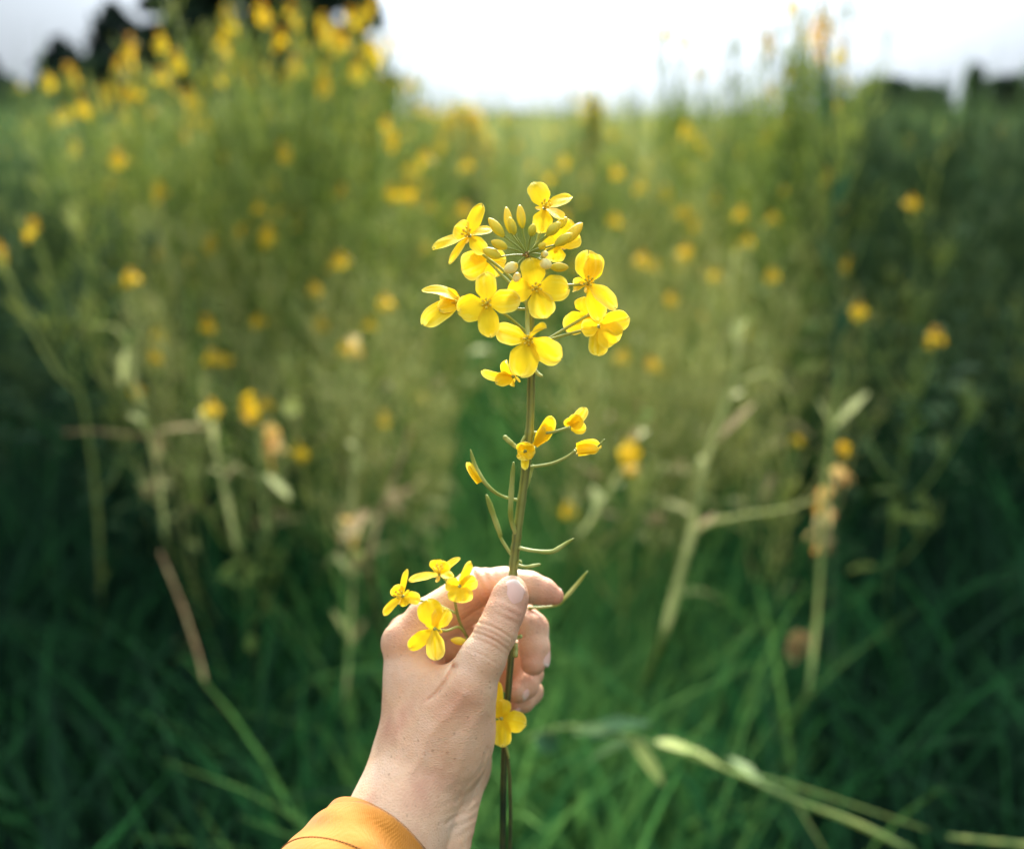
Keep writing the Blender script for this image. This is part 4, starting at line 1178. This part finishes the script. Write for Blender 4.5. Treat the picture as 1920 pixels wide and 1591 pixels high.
def bud(parent, heart, base, tip, w, tint, bend=(0, 0, 0), ped_r=1.45):
    base, tip, heart = np.array(base, float), np.array(tip, float), np.array(heart, float)
    o0 = near([base])[0]
    mb = MB(); n = 13; us = np.linspace(0, 1, n)
    prof = np.array([0.25, 0.52, 0.72, 0.86, 0.95, 1.0, 1.0, 0.97, 0.90, 0.80, 0.66, 0.46, 0.14])
    line = near([base + (tip - base) * u for u in us]) - o0
    sides = 12
    mb.tube(line, prof * w / 2 * S0, sides, 0, 0.5)
    g0 = np.repeat(np.clip(tint - 0.28 + 0.5 * us, 0, 1), sides)
    ridge = np.tile(0.12 * np.cos(np.arange(sides) / sides * 4 * 2 * math.pi), n)
    mb.r[-1] = np.clip(g0 + ridge, 0, 1)
    # four closed sepals make shallow furrows along the bud
    ang = np.arange(sides) / sides * 2 * math.pi
    cl = np.repeat(line, sides, 0)
    mb.v[-1] = cl + (mb.v[-1] - cl) * (1 + 0.055 * np.cos(4 * np.tile(ang, n)))[:, None]
    o = mb.build('bud', M['bud'], parent, origin=None)
    o.location = o0 - np.array(parent.location)
    mid = (heart + base) / 2 + np.array(bend, float)
    w_ = smooth_line(near([heart, mid, base + (tip - base) * 0.04]), 10) - o0
    pm = MB(); pm.tube(w_, ped_r * S0, 7, 0, 0.45); pm.build('pedicel', M['pedicel'], o)
    return o

def pod(parent, pts, radii, tint=0.55, mat='pedicel'):
    w = smooth_line(near(pts), 16)
    o0 = w[0]
    rr_ = np.interp(np.linspace(0, 1, 16), np.linspace(0, 1, len(radii)), radii) * np.r_[1.25, 1.1, 1 + 0.06 * np.sin(np.arange(12) * 1.9), 0.8, 0.4]
    mb = MB(); mb.tube(w - o0, rr_ * S0, 8, 0, np.repeat(np.clip(tint + 0.15 * np.sin(np.arange(16) * 0.8), 0, 1), 8))
    o = mb.build('seed_pod', M[mat], parent)
    o.location = o0 - np.array(parent.location)
    return o

ST = [(988, 480, -150), (992, 520, -143), (995, 600, -120), (996, 700, -96), (993, 800, -70), (984, 890, -46), (972, 980, -22), (963, 1060, -4), (961, 1110, 5), (960, 1200, 30), (951, 1320, 62), (945, 1420, 90), (942, 1591, 135), (936, 1780, 190), (930, 1900, 225)]
def stem_z(y): return float(np.interp(y, [s[1] for s in ST], [s[2] for s in ST]))
def stem_pt(y): return (float(np.interp(y, [s[1] for s in ST], [s[0] for s in ST])), y, stem_z(y))

base_w = near([ST[-1]])[0]
stalk = empty('flower_stalk', tuple(base_w))
tag(stalk, 'tall flowering stalk held upright in the hand, sharp yellow blossoms and buds on top', 'flower stalk')
FLOWERS_OFFSET = base_w
mb = MB()
NS = 300
w = smooth_line(near(ST), NS)
rr = np.interp(np.linspace(0, 1, NS), [0, 0.05, 0.2, 0.42, 0.55, 0.68, 1.0], [3.5, 5.5, 7.0, 8.2, 8.0, 6.2, 5.8])
py_ = smooth_line(np.array(ST, float), NS)[:, 1]
for yj in (560, 577, 586, 630, 650, 682, 811, 862, 876, 938, 1005, 1027, 1050, 1057):
    rr = rr + 1.1 * np.exp(-((py_ - yj) / 5.0) ** 2)
rr = rr * (1 + 0.025 * np.sin(np.arange(NS) * 0.37) + 0.02 * np.sin(np.arange(NS) * 1.1))
mb.tube(w - base_w, rr * S0, 14, 0, 0.42)
ang = np.arange(14) / 14 * 2 * math.pi
cl = np.repeat(w - base_w, 14, 0)
mb.v[-1] = cl + (mb.v[-1] - cl) * (1 + 0.07 * np.cos(5 * np.tile(ang, NS)))[:, None]
low = np.interp(np.repeat(np.linspace(0, 1, NS), 14), [0, 0.5, 0.62, 0.8], [0.5, 0.45, 0.22, 0.0])  # lower stem darkened: shade below the hand painted into its tint
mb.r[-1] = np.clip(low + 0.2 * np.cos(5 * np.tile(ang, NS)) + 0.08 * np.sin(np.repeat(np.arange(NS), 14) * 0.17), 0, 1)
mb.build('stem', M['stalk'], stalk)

class Local:
    """Places a builder's parts relative to the stalk: parents keep their own world points."""
def fl(parent, c, petals, normal, **kw):
    o = flower(parent, c, petals, normal, **kw)
    o.location = np.array(o.location) - np.array(parent.location)
    return o

H = (988, 478, -160)
A = (0, -0.25, -1)
# sharp open blossoms, front of the raceme
fl(stalk, (1005, 540, -178), [((995, 484, -176), 44), ((1067, 541, -172), 46), ((1022, 596, -182), 48), ((953, 547, -165), 42)], (0.05, -0.1, -1), pedicel=[(1000, 548, -150), stem_pt(575)])
fl(stalk, (913, 568, -186), [((911, 512, -178), 38), ((859, 585, -180), 48), ((919, 632, -192), 38), ((975, 562, -186), 42)], (-0.1, 0.0, -1), pedicel=[(925, 575, -160), (955, 595, -135), stem_pt(630)])
fl(stalk, (991, 637, -184), [((929, 618, -178), 38), ((975, 706, -192), 52), ((1052, 672, -180), 46), ((1025, 614, -205), 30, {'n': (0.4, -0.8, -0.5), 'cup': 0.6})], (0.0, 0.1, -1), pedicel=[(989, 612, -165), (989, 580, -150), (990, 552, -142)], ped_r=4)
fl(stalk, (1103, 532, -150), [((1103, 470, -152), 48, {'notch': 0.16}), ((1121, 478, -146), 34, {'notch': 0.02}), ((1155, 578, -150), 32, {'arch': 0.2}), ((1124, 600, -138), 34, {'arch': 0.2}), ((1075, 540, -122), 26, {'cup': 0.6})], (0.15, -0.35, -0.9), pedicel=[(1080, 534, -135), (1040, 538, -135), stem_pt(560)], sepals=1)
fl(stalk, (1104, 590, -95), [((1060, 618, -92), 40, {'arch': 0.2}), ((1098, 556, -90), 46), ((1138, 586, -88), 40), ((1118, 622, -90), 34)], (0.1, -0.2, -1), pedicel=[(1070, 610, -100), stem_pt(655)], stamens=False)
fl(stalk, (1124, 612, -140), [((1179, 595, -136), 38, {'arch': 0.2}), ((1120, 667, -140), 36), ((1158, 640, -145), 52, {'arch': 0.25}), ((1090, 616, -142), 32, {'cup': 0.6})], (0.1, 0.0, -1), pedicel=[(1090, 620, -125), (1045, 632, -110), stem_pt(648)], stamens=False)
fl(stalk, (1021, 390, -160), [((1000, 343, -160), 42, {'arch': 0.1}), ((1072, 369, -158), 30, {'n': (0.1, -0.8, -0.6)}), ((1013, 437, -172), 36), ((1057, 411, -170), 26, {'n': (0.2, -0.9, -0.5)})], (0.2, -0.55, -0.8), pedicel=[(1014, 425, -140), (1004, 460, -140), H])
fl(stalk, (880, 441, -150), [((905, 384, -148), 32), ((853, 424, -152), 38, {'arch': 0.25}), ((812, 466, -150), 28, {'n': (-0.2, -0.8, -0.6)}), ((922, 429, -140), 22, {'n': (0, -0.8, -0.6)}), ((843, 494, -150), 17), ((909, 474, -160), 28)], (-0.4, -0.4, -0.8), pedicel=[(900, 472, -140), (935, 500, -138), (968, 530, -138), stem_pt(560)])
fl(stalk, (915, 488, -105), [((866, 507, -100), 52, {'arch': 0.2}), ((930, 520, -102), 46), ((888, 470, -98), 40), ((948, 486, -100), 34)], (0, -0.2, -1), pedicel=[(935, 510, -110), (970, 545, -120), stem_pt(585)], stamens=False, sepals=0)
fl(stalk, (868, 566, -140), [((792, 546, -138), 34, {'n': (-0.1, -0.85, -0.5), 'arch': 0.25}), ((794, 610, -142), 42, {'arch': 0.2}), ((826, 548, -120), 30), ((822, 580, -150), 30)], (-0.75, -0.1, -0.65), pedicel=[(890, 575, -120), (940, 578, -120), stem_pt(580)])
fl(stalk, (962, 706, -130), [((904, 694, -128), 22, {'cup': 0.7, 'n': (-0.2, 0.6, -0.8)}), ((949, 675, -135), 34, {'cup': 0.5}), ((930, 718, -142), 28, {'cup': 0.6}), ((958, 722, -120), 22)], (-0.8, 0.25, -0.5), pedicel=[(975, 700, -115), (1000, 690, -100), stem_pt(680)], stamens=False)
fl(stalk, (1046, 458, -115), [((1089, 446, -112), 38), ((1036, 490, -115), 38), ((1068, 412, -110), 38), ((1018, 448, -112), 30)], (0.1, -0.4, -0.9), pedicel=[(1020, 475, -120), stem_pt(520)], stamens=False)
# closed buds round the heart
for base, tip, w_, t_ in [((945, 444, -170), (916, 409, -172), 18, 0.45), ((957, 437, -155), (949, 388, -150), 16, 0.5), ((965, 440, -172), (955, 407, -180), 15, 0.35), ((980, 428, -160), (974, 384, -160), 16, 0.5),
                          ((995, 443, -178), (1001, 420, -188), 14, 0.25), ((1025, 441, -178), (1051, 417, -182), 18, 0.35), ((1046, 428, -160), (1063, 407, -160), 14, 0.4), ((1040, 460, -180), (1074, 438, -184), 18, 0.4),
                          ((1058, 455, -155), (1092, 418, -150), 20, 0.55), ((1011, 466, -182), (1022, 456, -190), 12, 0.45), ((1015, 477, -182), (1028, 476, -190), 12, 0.85), ((1016, 488, -184), (1031, 502, -196), 19, 0.95),
                          ((1032, 501, -172), (1066, 501, -176), 17, 0.5), ((970, 496, -182), (946, 508, -192), 20, 0.95), ((951, 465, -176), (921, 452, -182), 17, 0.5), ((939, 482, -172), (905, 467, -172), 19, 0.42), ((972, 512, -172), (966, 528, -182), 14, 0.9)]:
    bud(stalk, H, base, tip, w_, t_, (0, -2, 0))
hm = MB(); o0 = near([H])[0]
for k in range(34):
    d = unit(FR.normal(size=3) + np.array([0, -0.4, -0.6])); p0 = np.array(H) + d * FR.uniform(2, 7)
    hm.tube(near([p0 - d * 2, p0, p0 + d * 3.0, p0 + d * 4.6]) - o0, np.array([0.8, 1.9, 1.9, 0.5]) * S0, 6, 0, FR.uniform(0, 1))
ho = hm.build('flower_heart', M['heart'], stalk); ho.location = o0 - base_w
# half closed blossoms lower on the stem
fl(stalk, (1001, 838, -75), [((1036, 781, -80), 30, {'arch': 0.1, 'claw': 0.4}), ((1028, 786, -70), 26, {'cup': 0.6, 'claw': 0.4}), ((1020, 800, -90), 18, {'claw': 0.4})], (0.5, 0.2, -0.8), pedicel=[(997, 850, -66), stem_pt(862)], stamens=False, sepals=0)
fl(stalk, (985, 846, -95), [((970, 840, -100), 22, {'cup': 0.8, 'claw': 0.7}), ((1004, 848, -100), 26, {'cup': 0.8, 'claw': 0.7}), ((986, 828, -100), 34, {'cup': 0.8, 'claw': 0.7}), ((984, 880, -98), 15, {'claw': 0.6}), ((990, 862, -105), 34, {'cup': 0.5, 'claw': 0.8})], (0, 0, -1), pedicel=[(976, 836, -75), (984, 818, -68), stem_pt(812)], stamens=False, sepals=0)
fl(stalk, (1068, 801, -90), [((1098, 764, -92), 22, {'claw': 0.5, 'cup': 0.5}), ((1099, 803, -92), 22, {'claw': 0.5, 'cup': 0.5}), ((1063, 784, -95), 18, {'claw': 0.6}), ((1086, 778, -100), 30, {'claw': 0.6, 'cup': 0.5})], (0.3, 0, -1), pedicel=[(1035, 810, -82), (1012, 811, -74), stem_pt(810)], stamens=False, sepals=0, ped_r=2.6)
fl(stalk, (1079, 845, -80), [((1127, 838, -82), 26, {'claw': 0.8, 'cup': 0.8}), ((1122, 846, -90), 22, {'claw': 0.8, 'cup': 0.6}), ((1118, 836, -70), 22, {'claw': 0.8, 'cup': -0.6})], (0, -0.5, -0.9), pedicel=[(1060, 858, -72), (1030, 870, -62), stem_pt(876)], stamens=False, sepals=0, ped_r=2.6)
pod(stalk, [(1118, 840, -84), (1126, 832, -86), (1134, 823, -88)], [2, 2, 1.6])
# seed pods and stubs
pod(stalk, [stem_pt(938), (942, 930, -45), (914, 910, -55), (892, 876, -60), (882, 842, -64)], [2.5, 2.6, 3.6, 4.2, 2.2], 0.6)
fl(stalk, (901, 907, -62), [((877, 866, -64), 15, {'claw': 0.8}), ((879, 872, -70), 12, {'claw': 0.8})], (-0.5, 0, -0.8), stamens=False, sepals=0)
pod(stalk, [stem_pt(1048), (940, 1010, -14), (937, 999, -16), (925, 965, -26), (912, 927, -36)], [2.8, 2.8, 4.4, 5.2, 4.6], 0.6)
pod(stalk, [stem_pt(1005), (958, 970, -40), (959, 920, -58), (963, 866, -76)], [3.5, 5, 5.5, 3.5], 0.65)
pod(stalk, [(968, 838, -78), (956, 828, -82), (944, 817, -86)], [3.2, 4.5, 4.2], 0.75)
pod(stalk, [stem_pt(1025), (1000, 1032, -30), (1034, 1034, -40), (1056, 1022, -46), (1076, 1009, -52)], [3, 3.2, 4.4, 3.8, 2], 0.62)
pod(stalk, [stem_pt(1056), (985, 1062, -14), (1000, 1060, -20), (1014, 1057, -24)], [2.5, 2.6, 3.2, 1.8], 0.62)
pod(stalk, [(968, 1066, -8), (972, 1052, -14), (977, 1052, -18), (978, 1058, -20)], [1.6, 1.6, 1.6, 1.4], 0.6)
pod(stalk, [(990, 1140, 90), (1040, 1135, 96), (1058, 1122, 98), (1082, 1095, 96), (1102, 1070, 92)], [2.6, 2.6, 4.4, 4.4, 2.2], 0.62)
pod(stalk, [stem_pt(940), (992, 900, -34), (1000, 870, -40)], [2.6, 2.8, 2.6], 0.7)
pod(stalk, [(1000, 688, -100), (1008, 700, -104), (1018, 706, -108)], [3, 3.4, 2.6], 0.9)
pod(stalk, [(955, 1198, -10), (966, 1196, -14), (979, 1191, -18)], [3, 3.4, 4.4], 0.85)
pod(stalk, [(967, 1205, -2), (967, 1218, -6), (966, 1232, -8)], [3.6, 4.4, 4.6], 0.7)

# second, shorter sprig held in the same hand
S2 = [(852, 1122, -22), (860, 1160, -14), (874, 1191, -2), (905, 1250, 25), (935, 1330, 50), (952, 1420, 72), (957, 1500, 98), (956, 1600, 132), (952, 1800, 190)]
b2 = near([S2[-1]])[0]
sprig = empty('flower_sprig', tuple(b2))
tag(sprig, 'short yellow flowering sprig tucked behind the thumb, its blossoms beside the knuckle', 'flower sprig')
mb = MB(); w = smooth_line(near(S2), 50); mb.tube(w - b2, np.linspace(2.6, 4.2, 50) * S0, 10, 0, np.repeat(np.linspace(0.5, 0.0, 50), 10)); mb.build('stem', M['stalk'], sprig)  # tint falls towards the foot, painting in the shade below the hand
fl(sprig, (754, 1117, -40), [((719, 1152, -42), 18, {'claw': 0.5}), ((763, 1067, -40), 13, {'claw': 0.5}), ((788, 1124, -36), 24), ((739, 1098, -46), 26), ((764, 1134, -46), 22)], (-0.5, -0.3, -0.8), pedicel=[(790, 1126, -25), (825, 1135, -15), (856, 1150, -16)], stamens=True)
fl(sprig, (823, 1076, -25), [((767, 1089, -26), 22, {'claw': 0.5}), ((829, 1050, -24), 40, {'claw': 0.5}), ((862, 1046, -22), 18, {'claw': 0.5}), ((850, 1082, -26), 26)], (-0.1, -0.75, -0.6), pedicel=[(840, 1092, -22), S2[0]], stamens=True)
fl(sprig, (862, 1098, -40), [((883, 1053, -36), 16, {'claw': 0.6}), ((864, 1129, -48), 46, {'claw': 0.5}), ((836, 1092, -44), 28, {'claw': 0.5}), ((894, 1087, -42), 28, {'claw': 0.5})], (0, 0.2, -1), pedicel=[(857, 1108, -26), S2[0]], stamens=False)
fl(sprig, (814, 1178, -62), [((801, 1124, -58), 44, {'claw': 0.4}), ((838, 1140, -58), 36, {'claw': 0.4}), ((766, 1215, -60), 26), ((818, 1237, -66), 33)], (0, 0, -1), pedicel=[(836, 1182, -45), (860, 1175, -25), S2[2]], stamens=False)
bud(sprig, S2[2], (876, 1203, -30), (845, 1199, -36), 15, 0.55)
fl(sprig, (940, 1346, 20), [((938, 1310, 22), 36, {'claw': 0.6}), ((986, 1357, 18), 38, {'claw': 0.4}), ((942, 1399, 16), 34, {'claw': 0.5}), ((934, 1276, 30), 14, {'claw': 0.6})], (0, 0, -1), pedicel=[(940, 1360, 45), (954, 1420, 68)], stamens=False)

for p_ in PROTO + SINGLE + DARK + PALE:
    if p_.name not in USED:
        for ch in list(p_.children): bpy.data.objects.remove(ch)
        bpy.data.objects.remove(p_)
